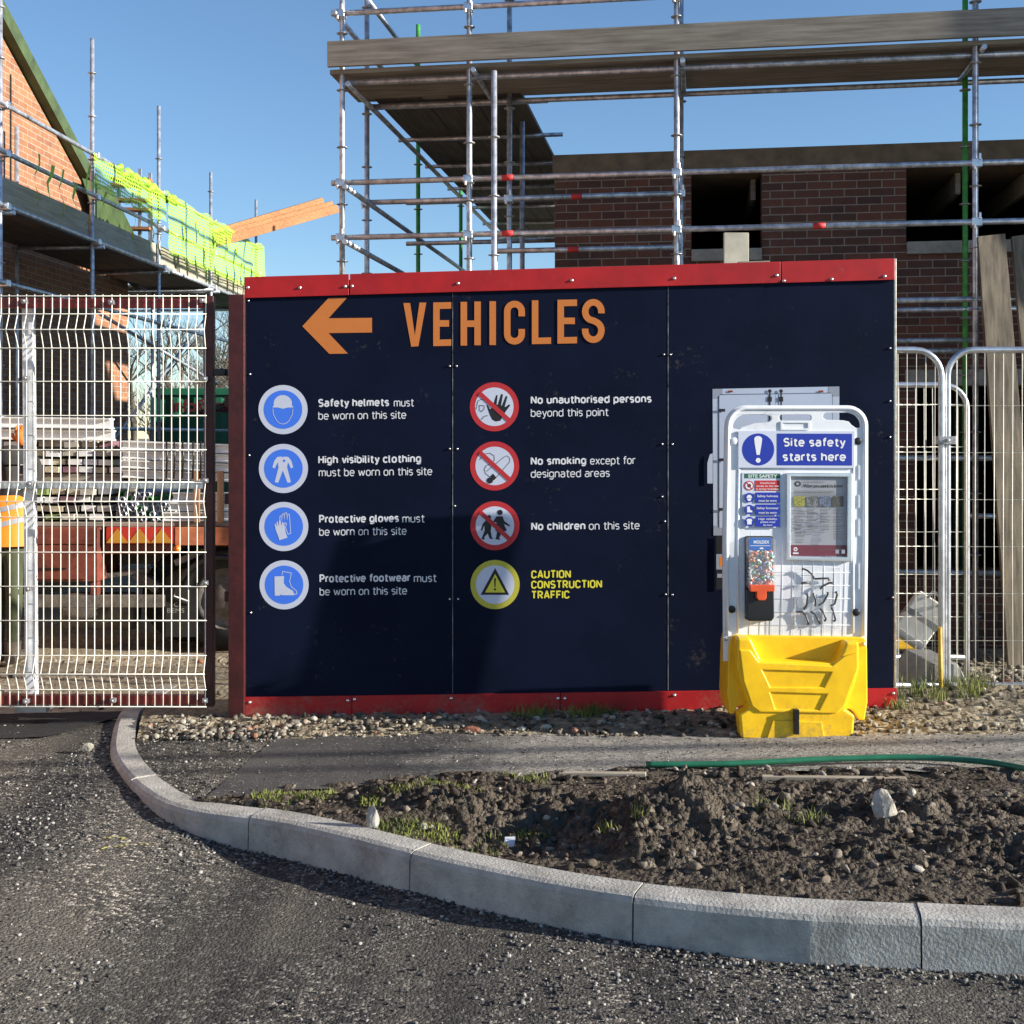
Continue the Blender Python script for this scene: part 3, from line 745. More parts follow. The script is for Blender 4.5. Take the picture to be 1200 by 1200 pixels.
# ------------------------------------------------------------------ hoarding
ho = empty('hoarding', HA + Vector((0,0,-.03)), 'navy site hoarding with red bands, orange vehicles arrow and eight safety notices', 'hoarding')
edges = [288, 530.5, 783, 1047.5]
def top_y(px): return 325 + (303-325)*(px-287)/(1048-287)          # top of red band
def bt_y(px): return 349.5 + (328-349.5)*(px-287)/(1048-287)       # lower edge of top band
def bb_y(px): return 816.5 + (806-816.5)*(px-288)/(1050-288)       # upper edge of bottom band
def bo_y(px): return 847 + (835-847)*(px-288)/(1050-288)
def quad_prism(name, xa_, xb_, ya_, yb_, d0, d1, m, bevel=0):
    mb = MB(); mb.prism([(xa_, ya_(xa_)), (xb_, ya_(xb_)), (xb_, yb_(xb_)), (xa_, yb_(xa_))], [], HP, d0, d1); return mb.build(name, m, ho, bevel)
for a, b in zip(edges, edges[1:]):
    quad_prism('panel', a+.35, b-.35, lambda x: bt_y(x)-8, lambda x: bb_y(x)+8, 0, -.018, m_navy, .0015)
for a, b in ((287,409.5),(410.5,914.5),(915.5,1047.8)):
    quad_prism('band', a, b-.4, top_y, bt_y, .014, .0008, m_red, .002)
for a, b in ((288,412.5),(413.2,656.6),(657.3,1050)):
    quad_prism('band', a, b, bb_y, bo_y, .014, .0008, m_red, .002)
for px in (530.5, 783):
    mb = MB(); mb.bar(HP(px, bt_y(px)+1, .0006), HP(px, bb_y(px)-1, .0006), .0026, .0022, None, Vector((0,1,0))); mb.build('joint_trim', M('worn_edge', (.22,.22,.22), .5, var=.9, vs=14), ho)
quad_prism('edge_trim', 1047.9, 1050.5, top_y, bo_y, .0012, -.12, m_trim, .002)
mb = MB()                                             # timber framing behind the sheets
for px in (300, 410, 530, 655, 783, 915, 1035):
    a = HP(px, top_y(px)+6, -.045); b = HP(px, bo_y(px), -.045); mb.bar(a, b, .045, .07, None, Vector((0,1,0)))
mb.build('stud', m_boardx, ho)
mb = MB()
for f_ in (.03, .5, .97):
    a = HP(292, lerp(top_y(292), bo_y(292), f_), -.105); b = HP(1044, lerp(top_y(1044), bo_y(1044), f_), -.105); mb.bar(a, b, .045, .07)
mb.build('rail', m_boardx, ho)
mb = MB()                                             # top capping timbers peeping over
mb.prism([(866, 309), (903, 307.5), (903, 304.5), (866, 305.5)], [], HP, -.03, -.20)
mb.build('capping_block', m_boardx, ho, .003)
bolts = [(352,337.5),(291,337.5),(405,336),(413,335.5),(537,332.5),(670,329),(790,326.5),(910,323),(918,329.5),(974,327.5),(1036,324),
 (291,352.5),(527,429),(535,429),(778,415.5),(786,415.5),(293,438.5),(292,533.5),(294,718),(527,526),(536,526),(776,520.5),(788,520.5),(533,593),(527,702),(537,702),
 (780,696.5),(788,697),(779,611),(776,582),(1043,408),(1043,512),(1046,700),(293,822.5),(408,820.5),(416,819),(529,818),(654,818),(662,818),(790,814),(1046,812),(1043,470)]
for i, (px, py) in enumerate(bolts):
    red = py < top_y(px)+24 or py > bb_y(px)
    o = HP(px, py, .0142 if red else .0005)
    mb = MB(); r = .0078 if red else .0055
    mb.lathe([(r*1.3,0),(r*1.3,.0015),(r,.003),(r*.8,.006),(r*.3,.0072),(0.0001,.0073)], o, hn, 10)
    mb.build('bolt', m_bolt, ho)
# arrow
g = GR(HP, .0015)
A = lambda x, y: (250+x/3, 190+y/3)
g.poly([A(313,577), A(405,478), A(470,477), A(405,549), A(558,547.5), A(558,599), A(405,601), A(473,673), A(408,674)], m_orange)
g.build('arrow', None, ho)
# VEHICLES
g = GR(HP, .0015); w = 7.6
def bl(x): return 406.3 - (x-472)*.0195
def tl(x): return 355.2 - (x-472)*.0210
def let(pts, x0, x1, closed=False):   # pts in unit box
    q = [(lerp(x0, x1, u), lerp(bl(lerp(x0,x1,u)), tl(lerp(x0,x1,u)), v)) for u, v in pts]; g.stroke(q, w, m_orange, closed)
def LX(x0, x1, wv=w): return x0+wv/2, x1-wv/2
yh_ = w/2/51
# V
x0, x1 = 472.7, 499.6
g.poly([(x0,tl(x0)),(x0+8,tl(x0)),((x0+x1)/2,bl(x0)-13),(x1-8,tl(x1)),(x1,tl(x1)),((x0+x1)/2+4.2,bl(x1)),((x0+x1)/2-4.2,bl(x0))], m_orange)
def EE(x0, x1):
    b, t = bl(x0), tl(x0); mid = (b+t)/2-1
    g.poly([(x0,t),(x1,t-.4),(x1,t+w-.4),(x0+w,t+w),(x0+w,mid-w/2),(x1-2.5,mid-w/2),(x1-2.5,mid+w/2),(x0+w,mid+w/2),(x0+w,b-w),(x1,b-w-.4),(x1,b-.4),(x0,b)], m_orange)
EE(507.7, 528.8)
x0, x1 = 539.8, 563.5; b, t = bl(x0), tl(x0); mid = (b+t)/2
g.poly([(x0,t),(x0+w,t),(x0+w,mid-w/2),(x1-w,mid-w/2),(x1-w,t-.4),(x1,t-.4),(x1,b-.4),(x1-w,b-.4),(x1-w,mid+w/2),(x0+w,mid+w/2),(x0+w,b),(x0,b)], m_orange)
x0 = 573.6; g.poly([(x0,tl(x0)),(x0+w,tl(x0)),(x0+w,bl(x0)),(x0,bl(x0))], m_orange)
x0, x1 = LX(590.7, 615.2); b, t = bl(600)-w/2, tl(600)+w/2; r = (x1-x0)/2; cx = (x0+x1)/2
g.stroke([(x1, t+r+6)] + arc(cx, t+r, r, 0, -180) + arc(cx, b-r, r, 180, 0) + [(x1, b-r-6)], w, m_orange)
x0, x1 = 623.3, 645.8; b, t = bl(x0), tl(x0)
g.poly([(x0,t),(x0+w,t),(x0+w,b-w),(x1,b-w-.4),(x1,b-.4),(x0,b)], m_orange)
EE(653.3, 676.2)
x0, x1 = LX(682, 708.6); b, t = bl(695)-w/2, tl(695)+w/2; r = (x1-x0)/2; cx = (x0+x1)/2; mid = (b+t)/2
ry = 10.2; k = (b-t)/4
g.stroke([(x1, t+k+2)] + arc(cx, t+k, r, 0, -180, 12, k) + arc(cx, t+k, r, 180, 118, 4, k*.95)[1:] + [(cx+1, mid)] + arc(cx, b-k, r, -62, 0, 4, k*.95) + arc(cx, b-k, r, 0, 180, 12, k)[1:] + [(x0, b-k-2)], w, m_orange)
o = g.build('vehicles_lettering', None, ho)
# messages
LB, LR = .022, -.006
lines = [[('Safety helmets',373,456,477,m_white,1),('must',461.5,485,476.7,m_white,0),('be worn on this site',373,476,492,m_white,0)],
 [('High visibility clothing',373,493.5,543.5,m_white,1),('must be worn on this site',373.5,506.5,558.5,m_white,0)],
 [('Protective gloves',374,467.5,613,m_white,1),('must',471.5,497.5,612.6,m_white,0),('be worn on this site',374,476.5,628,m_white,0)],
 [('Protective footwear',374.5,481,682.7,m_white,1),('must',485,511.5,682.3,m_white,0),('be worn on this site',374.5,477,698,m_white,0)],
 [('No unauthorised persons',622,763.5,473.5,m_white,1),('beyond this point',622,713,488.7,m_white,0)],
 [('No smoking',622,687,545,m_white,1),('except for',691.5,744.5,544.6,m_white,0),('designated areas',622,714.5,560,m_white,0)],
 [('No children',622.5,686,621.5,m_white,1),('on this site',690,749.5,621,m_white,0)],
 [('CAUTION',622.5,669,678,m_yel,2),('CONSTRUCTION',622.5,705.5,690,m_yel,2),('TRAFFIC',622.5,667.5,702,m_yel,2)]]
for ln in lines:
    for t, x0, x1, yb, mm, b in ln:
        stroke_text('notice_lettering', ho, HP, .0012, t, x0, x1, yb, 9.6, mm, (.115, .185, .18)[b], -.012*(x1-x0))
# roundels
def roundel(cx, cy, outer, inner):
    g = GR(HP, .0012); g.disc(cx, cy, 28.8, outer); g.disc(cx, cy, 22.6, inner); return g
Z = lambda x, y: (290+x/4, 430+y/4)
g = roundel(331.7, 480, m_ringw, m_blue)                          # helmet
g.poly([Z(118,190),Z(119,184),Z(124,182)] + [Z(*p) for p in arc(166, 172, 43, 180, 360, 16, 40)] + [Z(208,182),Z(214,184),Z(215,190),Z(190,190),Z(166,196),Z(142,190)], m_ringw)
g.stroke([Z(120,196),Z(121,222),Z(127,232),Z(136,250),Z(150,264),Z(166,268),Z(182,264),Z(197,250),Z(205,232),Z(212,222),Z(213,196)], .7, m_ringw)
g.build('helmet_roundel', None, ho)
g = roundel(332.2, 549, m_ringw, m_blue)                          # overalls
g.poly([Z(140,422),Z(160,420),Z(166,424),Z(172,420),Z(192,422),Z(206,440),Z(215,470),Z(204,476),Z(190,446),Z(186,470),Z(204,540),Z(188,543),Z(166,486),Z(144,543),Z(128,540),Z(146,470),Z(142,446),Z(128,476),Z(117,470),Z(126,440)], m_ringw)
g.disc(*Z(173,440), 1.5, m_blue, 12)
g.build('overalls_roundel', None, ho)
g = roundel(332.6, 617, m_ringw, m_blue)                          # gloves
g.stroke([Z(152,735),Z(152,700),Z(158,697),Z(161,720),Z(163,690),Z(171,688),Z(173,715),Z(176,684),Z(184,684),Z(186,715),Z(190,690),Z(197,692),Z(200,735),Z(203,780),Z(190,784),Z(178,750),Z(184,735),Z(176,730),Z(170,745)], .8, m_ringw)
g.poly([Z(127,738),Z(132,734),Z(139,750),Z(136,727),Z(142,724),Z(149,748),Z(148,720),Z(155,719),Z(160,746),Z(162,726),Z(168,728),Z(176,752),Z(180,778),Z(188,800),Z(150,812),Z(143,790),Z(134,768)], m_ringw)
g.build('gloves_roundel', None, ho)
g = roundel(333, 685.3, m_ringw, m_blue)                          # boots
g.stroke([Z(162,975),Z(166,958),Z(206,966),Z(198,1005),Z(206,1030),Z(230,1050),Z(232,1064),Z(215,1066)], .8, m_ringw)
g.poly([Z(127,982),Z(172,980),Z(170,1012),Z(182,1030),Z(214,1050),Z(220,1070),Z(160,1070),Z(156,1066),Z(150,1072),Z(128,1072)], m_ringw)
g.build('boots_roundel', None, ho)
W4 = lambda x, y: (530+x/4, 430+y/4)
def slash(g, cx, cy):
    d = Vector((1, .92)).normalized(); n = Vector((-d.y, d.x)); L = 23.6; w_ = 2.6
    g.poly([(cx-d.x*L+n.x*w_, cy-d.y*L+n.y*w_), (cx+d.x*L+n.x*w_, cy+d.y*L+n.y*w_), (cx+d.x*L-n.x*w_, cy+d.y*L-n.y*w_), (cx-d.x*L-n.x*w_, cy-d.y*L-n.y*w_)], m_redp)
g = roundel(579.3, 476.7, m_redp, m_ringw)                        # no entry, raised hand
g.poly([W4(160,178),W4(166,180),W4(178,198),W4(188,190),W4(206,132),W4(213,133),W4(208,176),W4(213,178),W4(229,127),W4(238,129),W4(229,180),W4(233,181),W4(251,136),W4(259,139),W4(246,186),W4(250,188),W4(266,175),W4(272,180),W4(250,210),W4(238,230),W4(226,252),W4(205,256),W4(188,248),W4(176,225),W4(166,196)], m_blackp)
g.stroke([W4(112,200),W4(120,160),W4(136,152),W4(150,156)], .6, m_blackp)
g.stroke([W4(128,180),W4(150,182),W4(150,196),W4(138,210),W4(128,204)], .6, m_blackp, True)
g.stroke([W4(136,248),W4(152,230),W4(168,228)], .6, m_blackp); slash(g, 579.3, 476.7)
g.build('raised_hand_roundel', None, ho)
g = roundel(579.7, 546, m_redp, m_ringw)                          # no smoking
g.stroke([W4(160,490),W4(240,424),W4(256,416),W4(270,428),W4(268,446),W4(196,530)], .6, m_blackp)
g.stroke([W4(128,436),W4(150,408),W4(176,404),W4(196,416),W4(198,436),W4(186,452),W4(160,462),W4(150,480),W4(156,500),W4(176,515)], .6, m_blackp)
g.poly([W4(178,514),W4(192,500),W4(206,518),W4(192,532)], m_blackp); g.disc(*W4(177,532), 3.6, m_blackp, 20)
slash(g, 579.7, 546); g.build('no_smoking_roundel', None, ho)
g = roundel(580, 616, m_redp, m_ringw)                            # no children
g.disc(*W4(172,704), 2.5, m_blackp, 18)
g.poly([W4(162,714),W4(180,716),W4(184,742),W4(180,768),W4(186,800),W4(194,806),W4(176,806),W4(166,780),W4(150,798),W4(152,810),W4(136,806),W4(140,798),W4(152,766),W4(150,742),W4(140,768),W4(134,766),W4(142,736)], m_blackp)
g.disc(*W4(224,682), 3.2, m_blackp, 18)
g.poly([W4(208,700),W4(236,700),W4(244,722),W4(270,742),W4(268,748),W4(242,736),W4(256,768),W4(236,770),W4(220,800),W4(224,810),W4(202,808),W4(206,796),W4(210,770),W4(202,768),W4(208,730),W4(192,724)], m_blackp)
slash(g, 580, 616); g.build('no_children_roundel', None, ho)
g = roundel(580.2, 685, m_yelring, m_ringw)                       # caution
g.poly([W4(201,942),W4(267,1068),W4(133,1068)], m_blackp); g.poly([W4(201,970),W4(248,1057),W4(154,1057)], m_yel)
g.poly([W4(196,990),W4(205,990),W4(203,1032),W4(198,1032)], m_blackp); g.disc(*W4(200.5,1042), 1.3, m_blackp, 14)
g.build('caution_roundel', None, ho)
# printed lorry (a flat picture on the sheet)
T = lambda x, y: (820+x/4.8, 430+y/4.8)
g = GR(HP, .0012)
g.poly([T(72,124),T(785,110),T(785,895),T(77,895)], m_lgreyp)
g.poly([T(72,124),T(128,123),T(128,178),T(72,180)], m_greyp); g.poly([T(724,111),T(785,110),T(785,165),T(724,166)], m_greyp)
g.poly([T(77,893),T(132,893),T(132,948),T(77,948)], m_greyp)
g.stroke([T(106,905),T(106,168),T(118,155),T(735,146),T(746,158),T(746,905)], .45, m_blackp)
g.poly([T(110,160),T(742,150),T(742,900),T(110,905)], m_lgreyp)
g.stroke([T(425,152),T(425,880)], .35, m_greyp)
for x in (158, 667): g.poly([T(x,133),T(x+27,132),T(x+27,143),T(x,144)], M('tail_lamp_print', (.25,.03,.01), .5, var=.05))
for x in (393, 456):
    g.rect(*T(x-4,130), *T(x+5,560), m_blackp); g.disc(*T(x,136), 2.2, m_blackp, 14); g.rect(*T(x-13,168), *T(x+12,195), m_blackp)
for y in (244, 522, 801):
    g.poly([T(104,y-8),T(142,y-8),T(142,y+8),T(104,y+8)], m_blackp); g.stroke([T(72,y-13),T(97,y-13),T(97,y+13),T(72,y+13)], .35, m_greyp)
g.poly([T(72,485),T(72,655),T(42,655),T(42,540),T(56,492)], m_lgreyp)
g.poly([T(92,950),T(132,950),T(132,1250),T(92,1250)], m_blackp)
g.poly([T(92,1052),T(134,1052),T(134,1138),T(92,1138)], m_greyp); g.poly([T(110,1065),T(132,1065),T(132,1122),T(110,1122)], M('amber_print', (.75,.22,.02), .5, var=.05))
g.poly([T(97,1162),T(134,1162),T(134,1184),T(97,1184)], m_greyp)
g.build('lorry_picture', None, ho)
settle(ho)

# ------------------------------------------------------------------ gate post and gate
GY = 7.10
gp = empty('gate_post', P(278, 853, 7.0), 'maroon steel post at the left end of the navy hoarding', 'post')
mb = MB(); a = P(267.5, 345, 7.06); b = P(287, 855, 7.06)
mb.box((a.x, 7.06, b.z), (b.x-.004, 7.17, a.z)); mb.build('post_shaft', m_maroon, gp, .004)
mb = MB()
for yy in (470, 585, 700):
    z = Z_at(yy, 7.06); mb.box((a.x-.03, 7.09, z-.03), (a.x-.001, 7.13, z+.03))
mb.build('hinge_plate', m_maroon, gp, .003); settle(gp)
gt = empty('mesh_gate', (X_at(100, GY), GY, z0(-2.4, GY)), 'wide gate of pale wire mesh on a dark red frame', 'gate')
XR = X_at(249, GY); XL = X_at(-170, GY)
def gz(py): return Z_at(py, GY)
mb = MB(); mb.box((XL, GY+.02, gz(360)), (XR-.056, GY+.07, gz(349.5))); mb.build('top_rail', m_redpaint, gt, .004)
mb = MB(); mb.box((XL, GY+.02, gz(827)), (XR-.056, GY+.07, gz(816))); mb.build('bottom_rail', m_redpaint, gt, .004)
mb = MB(); mb.box((XR-.055, GY+.018, gz(829)), (XR, GY+.075, gz(346))); mb.build('stile', m_maroon, gt, .004)
mb = MB(); mb.box((XL, GY+.018, gz(829)), (XL+.055, GY+.075, gz(346))); mb.build('stile', m_maroon, gt, .004)
mb = MB(); mb.box((XL+.057, GY+.025, gz(573)), (XR-.057, GY+.065, gz(564))); mb.build('middle_rail', m_zinc, gt, .003)
rows = [347,368,387,408,447,487,527,565,587,606,647,687,727,768,788,808,828]
fold = {387:-.045, 587:-.045, 788:-.045}
mb = MB(); ph = 0
x = X_at(241, GY); pitch = 10*GY/F; k = 0
while x > XL:
    j = U(-.002, .002); pts = []
    for yy in (345,)+tuple(rows): pts.append(Vector((x+j*(1 if yy > 400 else -1), GY+fold.get(yy, 0), gz(yy))))
    mb.tube(pts, .0031, 5); x -= pitch; k += 1
for yy in rows:
    mb.tube([(XL, GY+fold.get(yy,0)-.005, gz(yy)), (X_at(242.5, GY), GY+fold.get(yy,0)-.005, gz(yy))], .0028, 5)
mb.build('wire_mesh', m_wire, gt)
for px, py in ((28,353),(130,354),(237,352),(30,443),(35,567),(33,690),(30,822),(132,821),(240,821),(240,444),(241,563),(241,683)):
    mb = MB(); c = P(px, py, GY-.012); mb.box((c.x-.014, c.y-.008, c.z-.012), (c.x+.014, c.y+.03, c.z+.012)); mb.lathe([(.009,0),(.009,.008),(.004,.01),(.0001,.01)], c+Vector((0,-.008,0)), (0,-1,0), 8)
    mb.build('mesh_clip', m_coup, gt)
mb = MB(); c = P(256, 436, GY); mb.box((XR+.001, GY+.02, c.z-.02), (X_at(266, GY), GY+.06, c.z+.02)); mb.lathe([(.022,0),(.022,.03),(.0001,.031)], c+Vector((.02,.02,0)), (0,-1,0), 12)
mb.build('latch', m_blackpl, gt, .002)
settle(gt)
wp = empty('steel_post', (X_at(37,7.2), 7.2, z0(-2.8,7.2)), 'white painted steel post standing just behind the mesh gate', 'post')
mb = MB(); mb.bar(P(33.5, 360, 7.205), P(37.5, 818, 7.205), .062, .05, None, Vector((0,1,0))); mb.build('post_shaft', M('scuffed_white_paint', (.70,.71,.72), .5, var=.3, vs=9), wp, .004)
mb = MB(); q = P(37.5, 818, 7.205); mb.box((q.x-.09, 7.181, q.z-.08), (q.x+.09, 7.32, q.z-.004)); mb.build('foot_plate', m_zinc, wp, .002); settle(wp)

# ------------------------------------------------------------------ safety station
LEAN = .052
SY = 6.50                                               # front face of the white board
def SP(px, py, off=0.0):
    y = SY
    for _ in range(3): y = SY + max(0, Z_at(py, y)-.52)*LEAN
    v = P(px, py, y); v.y -= off; return v
st = empty('safety_station', (1.5, 6.5, z0(1.5, 6.5)), 'white plastic site safety board on a bright yellow moulded base', 'safety station')
def rr(x0, y0, x1, y1, r, n=6):
    pts = []
    for cx, cy, a0 in ((x1-r,y0+r,-90),(x1-r,y1-r,0),(x0+r,y1-r,90),(x0+r,y0+r,180)): pts += arc(cx, cy, r, a0, a0+90, n)
    return pts
outer = [(848,775),(847,640),(849.5,500)] + arc(874, 499, 24.3, 180, 270, 8, 24) + arc(993, 499, 24.5, -90, 0, 8, 24) + [(1017.3,640),(1015.5,775)]
slotL = arc(874, 501, 15.5, 180, 270, 6, 15) + [(896,486), (903.5,487.5), (904.5,491), (902,494), (898,495)] + [(884,496)] + [(869.5,500.5),(866,503.5),(861,502.5)]
slotM = rr(913, 486, 951, 493, 3.4)
slotR = [(965,482.5+3)] + [(968,482.2+1.5),(994,483.5)] + arc(994, 499, 15, -80, 0, 6, 15) + [(1008.5,501),(1003,501.5),(998,498),(994.5,494),(988,492.5),(968,492),(964,489)]
mb = MB(); mb.prism(outer, [slotL, slotM, slotR], SP, .0, -.024); brd = mb.build('board', m_hdpe, st, .007, segs=3)
# raised moulded rim and ribs
mb = MB()
rim = [(852.5,745),(851.2,640),(853.3,500)] + arc(874, 499, 20.5, 180, 270, 6) + arc(993, 499, 20.5, -90, 0, 6) + [(1013.3,640),(1011.8,745)]
mb.tube([SP(x, y, -.001) for x, y in rim], .0115, 10)
rim2 = [(865,742),(864.5,640),(866.5,512)]; mb.tube([SP(x, y, -.004) for x, y in rim2], .0085, 8); mb.tube([SP(x, y, -.004) for x, y in [(999.5,742),(1000,640),(1000.5,512)]], .0085, 8)
for y_ in np.linspace(640, 748, 8): mb.tube([SP(866, y_, -.0004), SP(998, y_, -.0004)], .0011, 6)
for x_ in np.linspace(880, 990, 10): mb.tube([SP(x_, 622, -.0004), SP(x_, 752, -.0004)], .0011, 6)
for a, b in ((545,562),(580,595),(608,628),(660,690)): mb.bar(SP(1006.5,a,.003), SP(1006.5,b,.003), .006, .006, None, Vector((0,1,0)))
mb.prism(rr(914.5, 493.5, 949, 504, 1.5), [rr(917, 495.5, 946.5, 502, 1)], SP, .006, -.001)
mb.build('moulded_rim', m_hdpe, st)
for px, py, mm in ((860,517,m_hdpe),(1005,517,m_blackpl),(857.5,714,m_blackpl),(1003,717.5,m_blackpl)):
    mb = MB(); mb.lathe([(.0195,-.006),(.0195,.003),(.016,.005),(.0001,.0052)], SP(px, py, .004), (0,-1,0), 20); mb.build('fixing_cap', mm, st)
# header sign
g = GR(SP, .0105); mb = MB(); mb.prism([(865,505),(1001,505.5),(1000.5,548.5),(865,548)], [], SP, .010, .003); hs = mb.build('header_sign', m_ringw, st)
g.disc(888, 526.7, 18.8, m_royal); g.rect(910, 508, 997.8, 545.2, m_royal, .3)
g.poly(arc(888, 514.5, 4.6, 180, 360, 8, 3.6) + [(892,520),(889.8,533),(886.2,533),(884,520)], m_white); g.disc(888, 539.4, 2.9, m_white, 20)
g.build('sign_symbol', None, hs)
stroke_text('sign_lettering', hs, SP, .0120, 'Site safety', 917.5, 989.5, 523.4, 10.4, m_white, .185)
stroke_text('sign_lettering', hs, SP, .0120, 'starts here', 916.5, 990.5, 540.4, 10.4, m_white, .185)
# rules sign
mb = MB(); mb.prism([(869.5,554),(915,554),(915,618.5),(869.5,618.5)], [], SP, .005, .001); rs = mb.build('rules_sign', m_ringw, st)
g = GR(SP, .0055)
g.rect(872, 555, 914, 560.5, m_green_p); g.text('SITE SAFETY', 876.5, 910.5, 559.6, 3.5, m_white, .02)
rows_s = [(563,575,m_redp,['Unauthorised','access to this site','is strictly forbidden']),(577,589,m_royal,['Safety helmets','must be worn']),(591,603,m_royal,['Safety footwear','must be worn']),(605,617,m_royal,['High visibility','jackets must','be worn'])]
for i, (a, b, mm, tx) in enumerate(rows_s):
    g.rect(884.5, a, 913.5, b, mm); c = (a+b)/2
    if i == 0:
        g.disc(877.6, c, 5.6, m_redp, 28); g.disc(877.6, c, 4.3, m_white, 28); g.disc(877.6, c, 2.2, m_blackp, 16); g.poly([(873.8,c-3.9),(874.6,c-4.6),(881.4,c+3.9),(880.6,c+4.6)], m_redp)
    else:
        g.disc(877.6, c, 5.6, m_royal, 28)
        if i == 1: g.poly(arc(877.6, c-.2, 3, 180, 360, 8, 3.2)+[(881.2,c+.4),(874,c+.4)], m_white); g.poly([(875,c+1),(880.2,c+1),(879.4,c+3.4),(877.6,c+4.2),(875.8,c+3.4)], m_white)
        if i == 2: g.poly([(875,c-3.5),(878.2,c-3.5),(878.4,c),(881,c+1.4),(881.2,c+3.2),(875,c+3.2)], m_white)
        if i == 3: g.poly([(875.4,c-3.3),(879.8,c-3.3),(881.2,c-1.5),(880.2,c-.5),(880.2,c+3.3),(875,c+3.3),(875,c-.5),(874,c-1.5)], m_white)
    n = len(tx); cap = 2.5 if n == 2 else 2.05; lh = (b-a-1.4)/n
    for j, s_ in enumerate(tx):
        wd = min(26, len(s_)*(1.75 if n == 2 else 1.45)); g.text(s_, 899-wd/2, 899+wd/2, a+.9+lh*(j+.85), cap, m_white, .01)
g.build('sign_lettering', None, rs)
# poster in snap frame
mb = MB(); mb.prism([(921,554),(998,554.5),(997,658),(921,656.5)], [[(925.8,558.5),(992.2,559),(991.6,652.4),(925.6,651)]], SP, .020, .001); fr = mb.build('poster_frame', m_silver, st, .004)
g = GR(SP, .004)
m_paper = M('poster_paper', (.36,.37,.41), .3, var=.06, vs=3)
g.rect(925, 558, 993, 653, m_paper, .3); g.rect(925.6, 638.5, 992, 651.4, M('poster_footer', (.17,.012,.035), .4, var=.05), .3)
g.disc(934.5, 567, 3.9, m_blackp, 20, 3.2); g.disc(934.5, 567, 1.6, m_paper, 14); g.disc(932, 643.5, 2.4, m_white, 18); g.disc(932, 643.5, 1.1, m_redp, 12); g.rect(929, 647.3, 935.5, 649, m_white)
g.text('Health and Safety Law', 941, 966, 565.6, 1.9, m_para); g.text('What you need to know', 941, 987.5, 570.9, 3.6, m_blackp, .03)
for i, (x, c1, c2) in enumerate(((929.7,(.25,.30,.12),(.5,.45,.04)),(944.8,(.02,.02,.022),(.3,.3,.3)),(959.7,(.06,.07,.05),(.2,.25,.4)),(974.7,(.04,.04,.03),(.10,.09,.07)))):
    mm = M('poster_photo', c1, .4, var=.6, vs=120, col2=c2, detail=3); g.rect(x, 581.3, x+13.3, 593.6, mm)
def para(x0, x1, ya_, n, dy=1.75):
    for i in range(n): g.rect(x0, ya_+i*dy, lerp(x0, x1, U(.55, 1)), ya_+i*dy+.62, m_para)
para(930, 987, 575, 3); 
for cx_ in (929.7, 944.8, 959.7, 974.7):
    for y0_, n in ((596,4),(604.5,5),(614.5,4)): para(cx_, cx_+13, y0_, n)
para(929.7, 943, 623, 4); para(974.7, 988, 622, 6); para(929.7, 943, 631.5, 3); para(957, 988, 643, 1); g.rect(977, 643.5, 981, 648, m_greyp); g.rect(984, 643.5, 988, 648, m_greyp)
g.build('poster', None, fr)
mb = MB(); mb.prism([(925.5,558.3),(992.4,558.8),(991.8,652.6),(925.3,651.2)], [], SP, .0125, .0105); mb.build('glazing', m_clear, fr)
# ear plug dispenser
ds = MB(); ds.prism(rr(872.5, 628, 905.5, 726, 3), [], SP, .012, .001); dsp = ds.build('dispenser_back', m_blackpl, st, .003)
mb = MB(); mb.prism([(873,690),(904.5,690),(905,722),(902,726),(875,726),(872.5,722)], [], SP, .055, .0125); mb.build('catch_tray', m_blackpl, dsp, .006)
c0 = SP(889, 660, .055)
m_plugbox = clear_mat('clear_plastic', (.95,.96,1), .14, .05)
mb = MB(); mb.prism(rr(873.5, 629, 904.5, 689, 3), [], SP, .095, .0125); mb.build('plug_tub', m_plugbox, dsp, .006)
mb = MB(); mb.prism(rr(873.3, 628.5, 899.5, 643, 2), [], SP, .0985, .096)
g = GR(SP, .0988); g.add(mb.v, mb.f, M('blue_label', (.06,.16,.48), .4, var=.1)); g.text('MOLDEX', 879, 897, 635, 3.4, m_white, .03)
g.rect(875, 637.3, 898, 637.9, m_white); g.poly(arc(888, 641.5, 2.6, 180, 360, 8, 2), m_white)
g.build('label', None, dsp)
plug_cols = [(.75,.75,.72),(.72,.10,.05),(.06,.28,.10),(.07,.17,.50),(.80,.34,.12),(.72,.72,.70),(.55,.60,.70)]
plm = [M('foam_plug', c, .7, var=.05) for c in plug_cols]
mb = MB()
for _ in range(520):
    px, py = U(876, 902), U(645, 687); o = SP(px, py, U(.02, .088)); d = Vector((U(-1,1), U(-1,1), U(-1,1))).normalized()
    mb.lathe([(.0001,-.011),(.004,-.009),(.0055,.004),(.0062,.010),(.0001,.0115)], o, d, 6, random.choice(plm))
pl = mb.build('ear_plugs', None, dsp); tag(pl, kind='stuff')
mb = MB(); mb.prism([(874.5,683),(903.5,683),(903,690.5),(893.8,690.5),(893.8,698),(892,700.5),(884.5,700.5),(882.5,698),(882.5,690.5),(875,690.5)], [], SP, .101, .058); mb.build('nozzle', M('orange_plastic', (.75,.10,.03), .35, var=.1), dsp, .003)
